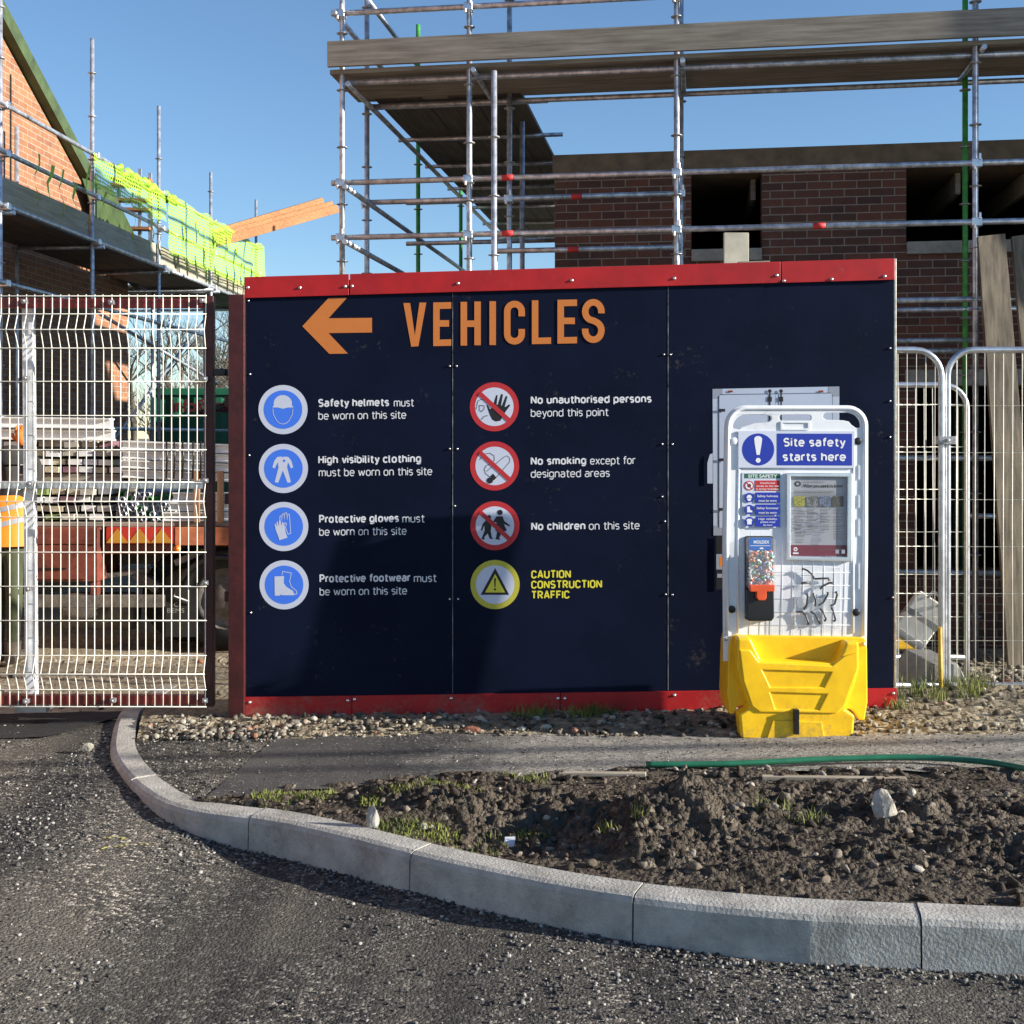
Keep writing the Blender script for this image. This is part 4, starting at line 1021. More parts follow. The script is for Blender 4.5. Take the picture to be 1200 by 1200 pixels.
# clear pocket with safety glasses
mb = MB(); mb.prism([(929.5,664),(983,664),(982,736),(930,736)], [], SP, .036, .033); mb.prism([(929.5,735.2),(982,735.2),(982,736.6),(929.5,736.6)], [], SP, .0328, .002)
for xx in (929.5, 981.2): mb.prism([(xx,664),(xx+1,664),(xx+1,735),(xx,735)], [], SP, .0328, .002)
mpk = mb.build('clear_pocket', m_clear, st, .001)
mb = MB(); mb.tube([SP(x, y, .035) for x, y in ((929.7,664),(982.8,664.2),(981.8,736),(929.9,735.8))], .0016, 6, closed=True); mb.build('pocket_edge_highlight', clear_mat('highlight_edge', (.9,.92,.95), .55), mpk)  # whitish rim paints the bright highlights along the pocket edges
settle(st)
m_lens = clear_mat('clear_lens', (.62,.66,.7), .22, .03)
def glasses(name, temples, lens, lbl):
    e = empty(name, SP(*lens[0], .02), lbl, 'safety glasses', 'safety glasses in the clear pocket')
    for t in temples:
        mb = MB(); n = len(t); mb.tube([SP(x, y, .018) for x, y in t], [.0055 if i < n-1 else .0078 for i in range(n)], 6); mb.build('temple', m_blackpl, e)
    mb = MB(); (lx, ly), rx, ry, an = lens
    pts = []
    for i in range(16):
        a = 2*math.pi*i/16; u, v = rx*math.cos(a), ry*math.sin(a); pts.append((lx+u*math.cos(an)-v*math.sin(an), ly+u*math.sin(an)+v*math.cos(an)))
    mb.prism(pts, [], SP, .022, .020); mb.build('lens', m_lens, e); settle(e)
Q = lambda x, y: (820+x/5, 640+y/5)
glasses('safety_glasses', [[Q(665,190),Q(655,165),Q(625,140),Q(600,130),Q(596,138)], [Q(668,190),Q(710,187),Q(750,186),Q(752,200)]], (Q(650,205), 7, 4.5, .3), 'topmost pair of clear safety glasses with black arms in the clear pocket')
glasses('safety_glasses', [[Q(640,213),Q(600,212),Q(592,220)], [Q(700,250),Q(715,232),Q(755,212),Q(772,214)]], (Q(668,232), 7, 4.5, .8), 'second pair of safety glasses from the top of the pocket, under the topmost pair')
glasses('safety_glasses', [[Q(605,368),Q(622,340),Q(628,290),Q(620,276)], [Q(560,383),Q(595,382),Q(618,405),Q(630,440),Q(632,458)]], (Q(588,320), 5, 8, .2), 'leftmost of the lower safety glasses in the clear pocket')
glasses('safety_glasses', [[Q(672,350),Q(674,310),Q(664,280),Q(658,278)], [Q(645,380),Q(670,395),Q(690,430),Q(700,452)]], (Q(650,368), 5, 8, -.2), 'lower safety glasses with crossed arms, left of the middle of the pocket')
glasses('safety_glasses', [[Q(690,345),Q(720,325),Q(745,280),Q(746,266)], [Q(700,362),Q(722,390),Q(735,425),Q(724,436)]], (Q(696,340), 5, 8, .3), 'lower safety glasses right of the middle of the clear pocket')
glasses('safety_glasses', [[Q(760,348),Q(785,335),Q(800,280),Q(790,264)], [Q(765,355),Q(780,385),Q(790,430),Q(778,438)]], (Q(755,345), 5, 8, -.2), 'rightmost of the lower safety glasses in the clear pocket')
# yellow base
mb = MB()
mb.prism([(853.5,757),(856.5,745),(862,743.5),(1006,746),(1013,748),(1015,760),(1015.5,822),(1012,843),(1006,843.5),(1000,834),(995,830),(868,826),(863,827),(860,835.5),(854.5,836.5),(851.6,815)], [], SP, .02, -.24)
rear = MB()
base = mb.build('base', m_hdpey, st, .016, segs=4)
mb = MB()
FR = .115
def SPB(px, py, off=0.0): return SP(px, py, off)
outl = [(859.5,743.5),(875,744),(881,757),(886,767.5),(891,770),(966,772.5),(974,771),(979,763),(984.5,748.5),(999.5,748.5),(1000,778),(995,797),(984,826),(995,833),(992.5,863.5),(863.5,858.5),(861,832),(874,824),(863,793),(859,779)]
mb.prism(outl, [], SP, FR, .0); mb.build('base_front', m_hdpey, base, .014, segs=4)
mb = MB()      # proud frame round the recessed trapezoids
mb.prism([(861.5,757),(874,757),(884,771),(968,775),(982,764),(998,760),(998,778),(982,822),(975,829.5),(884,828),(876,822),(866,793)],
         [[(887.5,779.5),(967.5,782),(958.5,800),(897,799.5)], [(897,806),(962,808),(953,826),(903,825)]], SP, FR+.009, FR-.01)
mb.build('base_panel', m_hdpey, base, .008, segs=4)
mb = MB(); mb.prism([(900,838),(956,840),(960,861),(955,861.5),(896,860),(893,859)], [], SP, FR+.010, FR-.02); mb.build('base_foot', m_hdpey, base, .008, segs=3)
mb = MB(); mb.prism([(923.5,824.5),(929,824.5),(929,853),(923.5,853)], [], SP, FR+.034, FR-.01); mb.build('strap', m_blackpl, base, .002)
for px, py in ((850,748.5),(1010.5,754)):
    mb = MB(); mb.lathe([(.009,-.003),(.009,.004),(.0001,.005)], SP(px, py, .021), (0,-1,0), 12); mb.build('base_bolt', m_coup, base)
for ch in [o for o in C.objects if o.parent == base]: ch.matrix_parent_inverse = Matrix()
settle(st)

# ------------------------------------------------------------------ right building and its scaffold
TH = -math.atan(.15); RO = Vector((.41, 11.87, 0)); rx = Vector((math.cos(TH), math.sin(TH), 0)); ry = Vector((-rx.y, rx.x, 0))
def rb(px, ly=0.0):
    k = (px-CX)/F; Y = (ly + RO.dot(ry))/(k*ry.x + ry.y); p = Vector((k*Y, Y, 0)); return (p-RO).dot(rx), Y
def rbz(px, py, ly=0.0): return Z_at(py, rb(px, ly)[1])
bd = empty('brick_building', RO, 'unfinished dark red brick building with empty window openings behind scaffolding', 'building', rz=TH)
TOP = 4.30; T_ = .3; BOT = -.5
a1, a2 = rb(810)[0], rb(893)[0]; b1, b2 = rb(1062)[0], rb(1062)[0]+1.75
s1 = rbz(850, 306); s1t = rbz(850, 292); s2 = rbz(1100, 297.5); s2t = rbz(1100, 283)
gz0, gz1 = rbz(1110, 668), rbz(1110, 452); g1, g2 = rb(1074)[0], rb(1200)[0]
HD = TOP-.22
mb = MB()
def wl(x0, x1, za, zb): mb.box((x0, 0, za), (x1, T_, zb))
wl(0, a1, BOT, HD); wl(a1, a2, BOT, s1-.001); wl(a2, b1, gz1+.15, HD); wl(b1, b2, gz1+.15, s2-.001); wl(b2, 9.5, BOT, HD)
wl(a2, g1, BOT, gz1+.15); wl(g1, g2, BOT, gz0); wl(g2, b2, BOT, gz1+.15)
mb.build('wall', m_brick_r, bd)
mb = MB(); mb.box((0, T_+.001, BOT), (T_, 8, HD)); mb.box((9.2, T_+.001, BOT), (9.5, 8, HD)); mb.build('side_wall', m_brick_ry, bd)
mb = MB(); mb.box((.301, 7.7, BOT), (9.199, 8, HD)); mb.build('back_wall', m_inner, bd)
mb = MB(); mb.box((-.02, -.02, HD+.002), (9.55, 8.05, TOP)); mb.build('roof_slab', M('ply_roof_deck', (.16,.12,.08), .8, var=.3), bd, .004)
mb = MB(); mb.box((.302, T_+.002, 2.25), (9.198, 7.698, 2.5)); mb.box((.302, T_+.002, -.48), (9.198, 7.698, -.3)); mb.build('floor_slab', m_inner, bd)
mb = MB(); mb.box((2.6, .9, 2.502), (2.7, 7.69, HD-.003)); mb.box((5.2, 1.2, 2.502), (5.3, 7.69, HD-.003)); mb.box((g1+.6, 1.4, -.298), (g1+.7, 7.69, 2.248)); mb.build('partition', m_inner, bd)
for x0, x1, zb, zt in ((a1, a2, s1, s1t), (b1, b2, s2, s2t)):
    mb = MB(); mb.box((x0+.002, -.045, zb), (x1-.002, T_-.05, zt)); mb.build('sill', m_conc, bd, .006)
mb = MB(); mb.box((g1-.1, -.004, gz1+.001), (g2+.1, T_-.02, gz1+.149)); mb.build('lintel', m_conc, bd, .004)
mb = MB()
for i in range(14): x = .6+i*.63; mb.box((x, T_+.01, HD-.2), (x+.045, 7.6, HD-.003))
mb.build('joist', m_boardx, bd)

LO, LI = -1.28, -.48
def LZ(px, py, ly): return Z_at(py, rb(px, ly)[1])
sc_ = empty('scaffold', RO + rx*-2, 'galvanised tube scaffold in front of the dark brick building', 'scaffold', rz=TH)
org = Vector((-2, 0, 0))
class SB(MB): pass
def part(mb, name, m, par, **k):
    o = mb.build(name, m, par, **k); o['_local'] = 1; return o
rt = .0245
def L(x, y, z): return Vector((x, y, z)) - org
couplers = []
def standard(x, y, za, zb, m=m_tube, mid=None):
    mb = MB(); mb.tube([L(x, y, za), L(x, y, zb)], rt, 10, m)
    if mid:
        mb = MB(); mb.tube([L(x, y, za), L(x, y, mid)], rt, 10, m_tubeg); mb.tube([L(x, y, mid), L(x, y, zb)], rt, 10, m)
    z = .3
    for zc in np.arange(za+.5, zb-.3, .5): mb.lathe([(rt,-.006),(.05,-.003),(.05,.003),(rt,.006)], L(x, y, zc), (0,0,1), 10, m_coup)
    part(mb, 'standard', None, sc_)
    mb = MB(); mb.box(tuple(L(x-.075, y-.075, za-.008)), tuple(L(x+.075, y+.075, za))); part(mb, 'base_plate', m_zinc, sc_)
xo = [rb(p, LO)[0] for p in (401, 550, 793, 1143)]; xo.append(xo[-1]+2.3); xo.append(xo[-1]+2.3)
xi = [rb(430, LI)[0], rb(597, LI)[0], rb(798, LI)[0], rb(1131, LI)[0], xo[-1]]
for i, x in enumerate(xo): standard(x, LO, -.36, 6.6, m_tube, 2.75 if i in (0,) else None)
standard(xi[0], LI, -.36, 6.0); standard(xi[1], LI, -.36, 6.0); standard(xi[2], LI, -.36, 6.6); standard(xi[3], LI, -.36, 6.3, m_tubeg); standard(xi[4], LI, -.36, 6.3)
# side row going away
xs = xo[0]
for px, m in ((490, m_tubeg), (540, m_tubeg)):
    # depth along the side line where it appears at px
    k = (px-CX)/F; p0 = RO + rx*xs; t = (k*p0.y - p0.x)/(ry.x - k*ry.y); standard(xs, t, -.36, 6.2, m)
sy = [LO, 1.6, 4.4, 7.2]
standard(xs, 4.9+2.2, -.36, 6.2)
for px in (579, 612): 
    k = (px-CX)/F; p0 = RO + rx*-.35; t = (k*p0.y - p0.x)/(ry.x - k*ry.y); standard(-.35, t, -.36, 4.70)
def ledger(p, q, m=m_tube, name='ledger', r=rt):
    mb = MB(); mb.tube([L(*p), L(*q)], r, 10, m); part(mb, name, None, sc_)
def coupler(x, y, z):
    mb = MB(); mb.box(tuple(L(x-.04, y-.045, z-.035)), tuple(L(x+.04, y+.045, z+.035))); mb.tube([L(x+.02, y-.05, z+.02), L(x+.02, y-.05, z+.075)], .012, 6); mb.tube([L(x-.02, y-.05, z-.02), L(x-.02, y-.05, z-.06)], .012, 6)
    part(mb, 'coupler', m_zinc, sc_, bevel=.008)
zA = LZ(793, 203.5, LO); zB = LZ(793, 270, LO); zC = LZ(798, 228, LI); zD = LZ(798, 290.5, LI)
for z in (zA, zB, 5.3, 5.8):
    ledger((xo[0]-.08, LO-.05, z), (xo[-1]+.3, LO-.05, z))
    for x in xo: coupler(x, LO-.03, z)
ledger((xi[0]-.03, LI-.05, zC), (xi[2], LI-.05, zC)); ledger((xi[1]-.16, LI-.05, zD), (xi[2], LI-.05, zD))
for x in xi[:3]: coupler(x, LI-.03, zC)
ledger((xo[0], LO, 2.72), (xo[-1]+.2, LO, 2.72)); ledger((xi[0], LI, 2.72), (xi[-1], LI, 2.72))
ledger((xo[0], LO+.05, 4.72), (xo[-1]+.2, LO+.05, 4.72)); ledger((xi[0], LI+.05, 4.72), (xi[-1], LI+.05, 4.72))
for z in (zA-.04, zB-.04): ledger((xs+.05, LO-.1, z), (xs+.05, 7.6, z), name='side_guard_rail')
ledger((xs+.05, LO, 4.70), (xs+.05, 7.6, 4.70), name='side_guard_rail')
for z in (5.3, 5.8): ledger((xs-.05, LO-.1, z), (xs-.05, 7.6, z), name='side_guard_rail')
k = (485-CX)/F
for y_, za in ((1.35, LZ(545, 284, 1.35)), (1.35, LZ(545, 236, 1.35))): ledger((xs-.05, y_, za), (-.05, y_, za), name='transom')
for y_ in np.arange(-.3, 7.6, 1.3): ledger((xs-.05, y_, 4.745), (-.03, y_, 4.745), name='transom', r=.022)
for x in xo[1:]: ledger((x+.05, LO-.1, 4.745), (x+.05, LI+.15, 4.745), name='transom', r=.022); ledger((x+.05, LO-.1, zA-.055), (x+.05, LI+.1, zA-.055), name='transom') if False else None
# lower lifts beside the hoarding
for py, pa, pb, ly in ((398.5,930,1142,LI),(411,930,1130,LO+.4),(537,900,1165,LO+.1),(605,1132,1175,LI),(672,900,1175,LI)):
    x0_, Y0 = rb(pa, ly); x1_, Y1 = rb(pb, ly); z = Z_at(py, Y1); ledger((x0_, ly, z), (x1_, ly, z))
# brace
ledger((-.35, 3.0, 3.0), (-.35, 5.6, 4.7), name='brace')
# red bands of tape
for px, py, ly in ((960,264.5,LO-.05),(595,207,LO-.05),(595,275.5,LO-.05),(676,233,LI-.05),(672,295.5,LI-.05)):
    x_, Y_ = rb(px, ly); z = {264.5: zB, 207: zA, 275.5: zB, 233: zC, 295.5: zD}[py]
    mb = MB(); mb.tube([L(x_-.05, ly, z), L(x_+.05, ly, z)], rt+.0015, 10); part(mb, 'tape_band', m_tape, sc_)
# decks
def deck(x0, x1, y0, y1, z, along, m, name='deck_board', w=.225):
    n = max(1, int(((x1-x0) if along == 'y' else (y1-y0))/(w+.008)))
    for i in range(n):
        mb = MB(); dz = U(-.003, .003)
        if along == 'y': a = x0+i*(w+.008); mb.box(tuple(L(a, y0, z+dz)), tuple(L(a+w, y1, z+.038+dz)))
        else: a = y0+i*(w+.008); mb.box(tuple(L(x0, a, z+dz)), tuple(L(x1, a+w, z+.038+dz)))
        part(mb, name, m, sc_)
deck(xs+.08, -.02, LI-.02, 7.5, 4.775, 'y', m_decky)
deck(xs-.1, xo[-1]+.3, LO-.04, LI+.1, 4.775, 'x', m_boardx)
mb = MB(); mb.box(tuple(L(xs-.1, LO-.12, 4.82)), tuple(L(xo[-1]+.3, LO-.082, 5.04))); part(mb, 'toe_board', m_boardx, sc_)

# upright pale plank behind the hoarding and leaning boards on the right
pu = empty('upright_plank', (X_at(862, 9.9), 9.9, -.3), 'pale plank standing upright behind the hoarding in front of the upper window', 'plank')
mb = MB(); mb.box((X_at(848,9.9), 9.88, -.3), (X_at(877,9.9), 9.92, Z_at(273,9.9))); mb.build('plank_board', M('pale_board', (.50,.47,.38), .8, var=.2, vs=4), pu, .004); settle(pu)
def lean(name, tl, tr, bl_, br, Yt, Yb, lbl):
    q = [P(*tl, Yt), P(*tr, Yt), P(*br, Yb), P(*bl_, Yb)]
    n = (q[1]-q[0]).cross(q[2]-q[0]).normalized()
    if n.y > 0: n = -n
    for i in (2, 3): q[i] = q[i] + (q[i]-q[i-1 if i == 2 else 0]).normalized()*.10
    vs = q + [v - n*.038 for v in q]
    mb = MB(); mb.add(vs, [(0,1,2,3),(7,6,5,4),(0,4,5,1),(1,5,6,2),(2,6,7,3),(3,7,4,0)])
    o = mb.build(name, m_board, None, .003); tag(o, lbl, 'plank', 'scaffold boards leaning on the scaffold')
lean('leaning_board', (1146,277), (1178,273.5), (1181,768), (1220,768), 9.9, 9.55, 'left of the two weathered boards leaning upright by the mesh fence')
lean('leaning_board', (1186,277), (1224,272), (1227,768), (1266,768), 9.93, 9.5, 'right of the two weathered boards leaning upright, cut by the photo edge')

# house added out of view to shade this wall and the left scaffold
wg = empty('shade_house', (8, 11, -.4), 'added brick house out of view on the right, shading the wall and scaffold', 'house')
mb = MB(); mb.box((6.25, 9.32, -.5), (13, 9.6, 7.95)); mb.box((6.25, 12.9, -.5), (13, 13.2, 7.95)); mb.build('wall', m_brick_r, wg)  # walls of the added shade house
mb = MB(); mb.box((6.25, 9.602, -.5), (6.55, 12.898, 7.95)); mb.box((12.7, 9.602, -.5), (13, 12.898, 7.95)); mb.build('shade_house_gable', m_brick_ry, wg)
mb = MB(); mb.prism([(9.0,7.952),(13.4,7.952),(13.4,8.02),(11.2,8.25),(9.0,8.02)], [], lambda a, b, d: Vector((6.0+d, a, b)), 0, 7.3); mb.build('roof', M('shade_house_slate', (.06,.06,.065), .7, var=.3), wg)
for x in (7.4, 9.3, 11.2):
    for z in (1.2, 4.4): mb = MB(); mb.box((x, 9.29, z), (x+.9, 9.318, z+1.2)); mb.build('shade_house_window', m_blackpl, wg, .005)
settle(wg)

# ------------------------------------------------------------------ left house and its scaffold
LT = -math.atan(.069); LOo = Vector((-5.0, 12.1, 0)); lxv = Vector((math.cos(LT), math.sin(LT), 0)); lyv = Vector((-lxv.y, lxv.x, 0))
def lf(px, lx=0.0):
    k = (px-CX)/F; o = LOo + lxv*lx; t = (k*o.y - o.x)/(lyv.x - k*lyv.y); return t, (o+lyv*t).y
lh = empty('gable_house', LOo, 'unfinished orange brick house with a green covered gable slope behind scaffolding', 'house', rz=LT)
WX = -1.06
e0 = lf(150, WX)[0]; r1 = lf(88, WX); r2 = lf(118, WX); zr1, zr2 = Z_at(200, r1[1]), Z_at(255, r2[1])
sl = (zr2-zr1)/(r2[0]-r1[0]); ze = zr2+sl*(e0-r2[0]); pk = -2.5; zp = zr1+sl*(pk-r1[0])
fnL = lambda y, z, d: Vector((WX-d, y, z))
mb = MB(); mb.prism([(-9,-.6),(e0,-.6),(e0,ze),(pk,zp),(-9,zp+sl*6.5)], [], fnL, 0, .3); mb.build('wall', m_brick_l, lh)
mb = MB(); mb.box((WX-8, e0-.3, -.6), (WX-.302, e0, ze-.05)); mb.build('end_wall', m_brick_lx, lh)
mb = MB(); mb.prism([(e0+.35,ze-.35*-sl+.03),(pk,zp+.03),(pk,zp+.24),(e0+.35,ze+.35*sl+.24)], [], fnL, -.12, 8); mb.build('roof', m_membrane, lh)
mb = MB(); mb.prism([(e0+.02,-.2+ze*.0+3.95),(r2[0]+.02,3.95),(r1[0]-.1,zr1-.12),(r1[0]+.9,zr1-.05),(e0+.25,ze+.25)], [], fnL, -.14, -.128); mb.build('tarpaulin', m_netd, lh)

ls = empty('scaffold', LOo, 'tube scaffold with lime green netting along the deck at the left house', 'scaffold', rz=LT)
def lpart(mb, name, m, **k): return mb.build(name, m, ls, **k)
ys = [lf(p)[0] for p in (0, 108, 186, 247, 300)]; ys = [ys[0]-4.2, ys[0]-2.1] + ys
ztop = [6.4, 6.4, 6.4, 6.2, 6.0, Z_at(202, lf(247)[1]), Z_at(234, lf(300)[1])]
for y_, zt in zip(ys, ztop):
    mb = MB(); mb.tube([(0, y_, -.4), (0, y_, zt)], rt, 10)
    for zc in np.arange(.3, zt-.2, .5): mb.lathe([(rt,-.006),(.05,-.003),(.05,.003),(rt,.006)], (0, y_, zc), (0,0,1), 10)
    lpart(mb, 'standard', m_tube)
    mb = MB(); mb.tube([(-.9, y_, -.4), (-.9, y_, 5.2)], rt, 8); lpart(mb, 'standard', m_tube)
    mb = MB(); mb.tube([(-.98, y_+.06, 3.80), (.12, y_+.06, 3.80)], rt, 8); lpart(mb, 'transom', m_tube)
yA, yB = ys[0]-.4, ys[-1]+.25
for z, x in ((3.85, .055), (4.37, .05), (4.84, .05), (3.10, .05), (1.7, -.05)):
    for a, b in ((yA, ys[4]+.3), (ys[4]-.2, yB)):
        mb = MB(); off = .012 if a == yA else -.01; mb.tube([(x+off, a, z), (x+off, b, z)], rt, 10); lpart(mb, 'ledger', m_tube)
    for y_ in ys:
        mb = MB(); mb.box((x-.05, y_-.04, z-.035), (x+.045, y_+.04, z+.035)); lpart(mb, 'coupler', m_zinc, bevel=.008)
for i in range(4):
    mb = MB(); x = -.93+i*.235; mb.box((x, yA, 3.83), (x+.225, yB, 3.868)); lpart(mb, 'deck_board', m_decky)
for i in range(int((yB-e0-.25)/.235)):
    y_ = e0+.25+i*.235; mb = MB(); mb.box((-7.5, y_, 3.83), (-.96, y_+.225, 3.868)); lpart(mb, 'deck_board', m_boardx)
for y_ in (e0+.3, yB-.05):
    for x in (-2.6, -4.6, -6.6): mb = MB(); mb.tube([(x, y_, -.4), (x, y_, 4.9)], rt, 8); lpart(mb, 'standard', m_tube)
    mb = MB(); mb.tube([(-7.5, y_+.06, 3.80), (.1, y_+.06, 3.80)], rt, 8); lpart(mb, 'ledger', m_tube)
for a, b in ((yA, ys[3]-.02), (ys[3]+.02, ys[4]+.1), (ys[4]+.12, yB)):
    mb = MB(); mb.box((-.07, a, 3.872), (-.032, b, 4.17)); lpart(mb, 'toe_board', m_toe, bevel=.004)
mb = MB(); mb.tube([(-.9, ys[4], 1.2), (-.9, ys[6], 3.6)], rt, 8); lpart(mb, 'brace', m_tube)
mb = MB(); mb.tube([(-.9, ys[4], 3.3), (.1, ys[5], 2.4)], rt, 8); lpart(mb, 'brace', m_tube)
# netting
def net(y0, y1, zb, zt, x0, name='debris_net', m=m_net):
    mb = MB(); nx, nz = int((y1-y0)/.08), 10; vs = []; fs = []
    for i in range(nx+1):
        y = y0+(y1-y0)*i/nx
        sag = .05*abs(math.sin(y*3.1))+.05*fbm(y, 0, 1.5, 2, 3)
        for j in range(nz+1):
            t = j/nz; vs.append((x0+.012*math.sin(y*9+t*3)+.03*fbm(y, t, 2, 2, 8), y+.03*fbm(y, t*3, 2, 2, 5), lerp(zb+.06*fbm(y, 1, 3, 2, 2), zt-sag*.6, t)))
    for i in range(nx):
        for j in range(nz): k = i*(nz+1)+j; fs.append((k, k+nz+1, k+nz+2, k+1))
    mb.add(vs, fs, None, True); return lpart(mb, name, m)
net(ys[4]+.1, yB-.05, 4.05, 4.88, .10)
net(ys[3]-.2, ys[4], 4.45, 4.86, .09)
def strip_(y, z0_, z1, w):
    mb = MB(); pts = []; n = 5; vs = []
    dy = U(-.1, .1)
    for i in range(n+1):
        t = i/n; z = lerp(z1, z0_, t); o = .02*math.sin(i*1.7+y)
        vs += [(.11+o+.02*t, y-w/2+dy*t+o, z), (.11+o-.02*t, y+w/2+dy*t+o, z)]
    mb.add(vs, [(2*i, 2*i+1, 2*i+3, 2*i+2) for i in range(n)], None, True); lpart(mb, 'net_strip', m_lime)
for px in (32, 48, 60, 75, 92, 112, 146, 176): strip_(lf(px)[0], 3.95+U(0,.15), 4.45+U(-.1,.3), U(.04,.09))
for px in (170, 205, 211, 222, 231, 242, 258, 268, 276, 288): strip_(lf(px)[0], 3.9+U(0,.15), 4.5+U(-.2,.3), U(.05,.1))
for px0, px1 in ((132,160),(150,182),(188,200)):                # bunched net along the top rail
    a, b = lf(px0)[0], lf(px1)[0]; mb = MB(); n = 14
    mb.tube([(.05+.03*math.sin(i*2.1), lerp(a, b, i/n), 4.83+.035*math.sin(i*1.3)) for i in range(n+1)], [.03+.03*random.random() for _ in range(n+1)], 7); lpart(mb, 'net_bundle', m_lime)

tr = empty('timber_trestle', P(158, 300, 19.5), 'steel trestle holding orange timber boards on the left scaffold', 'trestle')
mb = MB()
for px in (139, 164, 176): mb.bar(P(px, 203 if px != 164 else 198, 19.5), (X_at(px,19.5), 19.5, 3.95), .05, .05, None, Vector((0,1,0)))
mb.build('trestle_frame', m_tube, tr)
for py in (211, 217.5, 235, 246, 268):
    mb = MB(); a = P(131, py-.5, 19.45); b = P(177, py+.5, 19.45); mb.bar(a, b, .2, .045); mb.build('board', m_newwood, tr, .003)
settle(tr)

# timber beams sticking out from the left scaffold
def beam(p, q, w, h, lbl):
    p = p + (p-q).normalized()*.30                  # runs back over the middle rail onto the deck
    mb = MB(); mb.bar(p, q, w, h); o = mb.build('timber_beam', m_newwood, None, .004); tag(o, lbl, 'beam', 'timber beams jutting out from the left scaffold')
beam(P(266,272,19.6), P(378,238.5,21.2), .09, .20, 'upper timber beam jutting from the left scaffold into the sky')
beam(P(267,276,19.52), P(389,242,21.12), .09, .18, 'middle timber beam jutting from the left scaffold, second longest')
beam(P(268,280,19.44), P(395,244.5,21.04), .08, .14, 'lowest and longest timber beam jutting from the left scaffold')

# ------------------------------------------------------------------ flatbed lorry with its load
TY = 10.95
def tz(py): return Z_at(py, TY)
def tx(px): return X_at(px, TY)
tk = empty('flatbed_lorry', (tx(130), TY+1, -.32), 'rusty red flatbed lorry with red and yellow side marking parked behind the gate', 'lorry')
def tb(name, x0, x1, y0, y1, d0, d1, m, bev=.006):
    mb = MB(); mb.box((tx(x0), TY+d0, tz(y1)), (tx(x1), TY+d1, tz(y0))); return mb.build(name, m, tk, bev)
tb('deck', -14, 380, 612, 617.5, .03, 2.1, m_boardx)
tb('side_rail', 205.5, 380, 617.8, 639, -.02, .06, m_truckor)
tb('rear_rail', -14, 40, 617.8, 632, 0, .06, m_truckred)
cv = tb('marking_board', 125, 205, 618, 637, -.015, .05, m_chred, .002)
mb = MB()
for x in (127, 153, 179):
    mb.prism([(x-2,636),(x+11,619.2),(x+24,636.2)], [], lambda a, b, d: Vector((tx(a), TY-.0165-d, tz(b))), 0, .002)
mb.build('marking_stripe', m_chyel, cv)
bx = tb('tool_locker', 40, 117, 617.8, 681, -.05, .55, m_truckred, .008)
mb = MB(); mb.box((tx(44), TY-.066, tz(678)), (tx(104), TY-.052, tz(638))); mb.build('locker_door', m_truckred, bx, .004)
mb = MB(); mb.box((tx(50), TY-.08, tz(666)), (tx(81), TY-.067, tz(664.3))); mb.build('handle', m_blackpl, bx)
mb = MB(); mb.box((tx(40), TY-.07, tz(637)), (tx(117), TY-.052, tz(630))); mb.build('locker_lip', m_truckred, bx, .004)
tb('underrun_bar', 25, 193, 697, 711, -.06, .02, m_steelg)
tb('bracket', 107, 116, 681.5, 697, -.03, .05, m_truckred)
tb('bracket', 34, 40, 640, 697, .06, .12, m_steelg)
tb('chassis', -14, 380, 645, 668, .5, .72, m_steelg); tb('chassis', -14, 380, 645, 668, 1.3, 1.5, m_steelg)
tb('cross_member', 118, 205, 638, 650, .05, .45, m_truckred)
mb = MB(); mb.bar(P(116,676,TY+.2), P(175,668,TY+.2), .05, .05); mb.bar(P(160,672,TY+.25), P(188,690,TY+.25), .12, .10); mb.bar(P(205,660,TY+.1), P(240,645,TY+.1), .05, .06); mb.build('suspension_arm', m_steelg, tk, .01)
mb = MB(); mb.lathe([(.0001,0),(.16,.01),(.17,.04),(.17,.62),(.15,.65),(.0001,.66)], (tx(60), TY+.35, tz(722)), (1,0,0), 18); mb.build('air_tank', m_steelg, tk)
fl = tb('mudflap', 193, 229, 688, 747, .02, .032, m_rubber, .002)
g = GR(lambda px, py, off: P(px, py, TY+.02-off), .001)
m_faded = M('faded_lettering', (.28,.27,.25), .7, var=.3)
g.text('C', 204, 208.5, 711, 5, m_faded); g.text('BEMS', 196, 216, 718, 5, m_faded)
g.build('flap_lettering', None, fl)
def wheel(px, py, r, d, w=.28):
    o = Vector((tx(px), TY+d, tz(py)))
    mb = MB(); mb.lathe([(r*.62,0),(r*.8,-.03),(r*.95,-.02),(r,.03),(r,w-.03),(r*.95,w),(r*.62,w)], o, (0,1,0), 32)
    t = mb.build('wheel', m_rubber, tk)
    mb = MB(); mb.lathe([(r*.62,.0),(r*.58,.03),(r*.35,.07),(r*.3,.02),(r*.16,0),(.0001,-.005)], o+Vector((0,.01,0)), (0,1,0), 24); mb.build('rim', m_steelg, t)
for px in (262, 332):
    wheel(px, 703, .44, .06); wheel(px, 703, .44, 1.65)
wheel(205, 706, .42, .40); wheel(205, 706, .42, 1.65)
mb = MB(); mb.tube([P(x, y, TY+.03) for x, y in [(222,706)]+[(262+52*math.cos(R(a))*1.15, 705-52*math.sin(R(a))*1.0) for a in range(175, 4, -12)]], .03, 6); mb.build('mudguard', m_blackpl, tk)
for px, m in ((231, m_newwood), (258.5, m_newwood)):
    mb = MB(); mb.bar(P(px, 552, TY+.01), P(px, 612, TY+.01), .05, .05, None, Vector((0,1,0))); mb.build('stanchion', wood_mat('stanchion_wood', (.20,.10,.05), (.40,.22,.12), 'z'), tk, .003)
mb = MB(); o = P(208, 643, TY-.02); mb.lathe([(.03,0),(.03,.02),(.0001,.03)], o, (0,-1,0), 12); mb.build('side_lamp', M('amber_lens', (.8,.2,.02), .3, var=.05), tk)
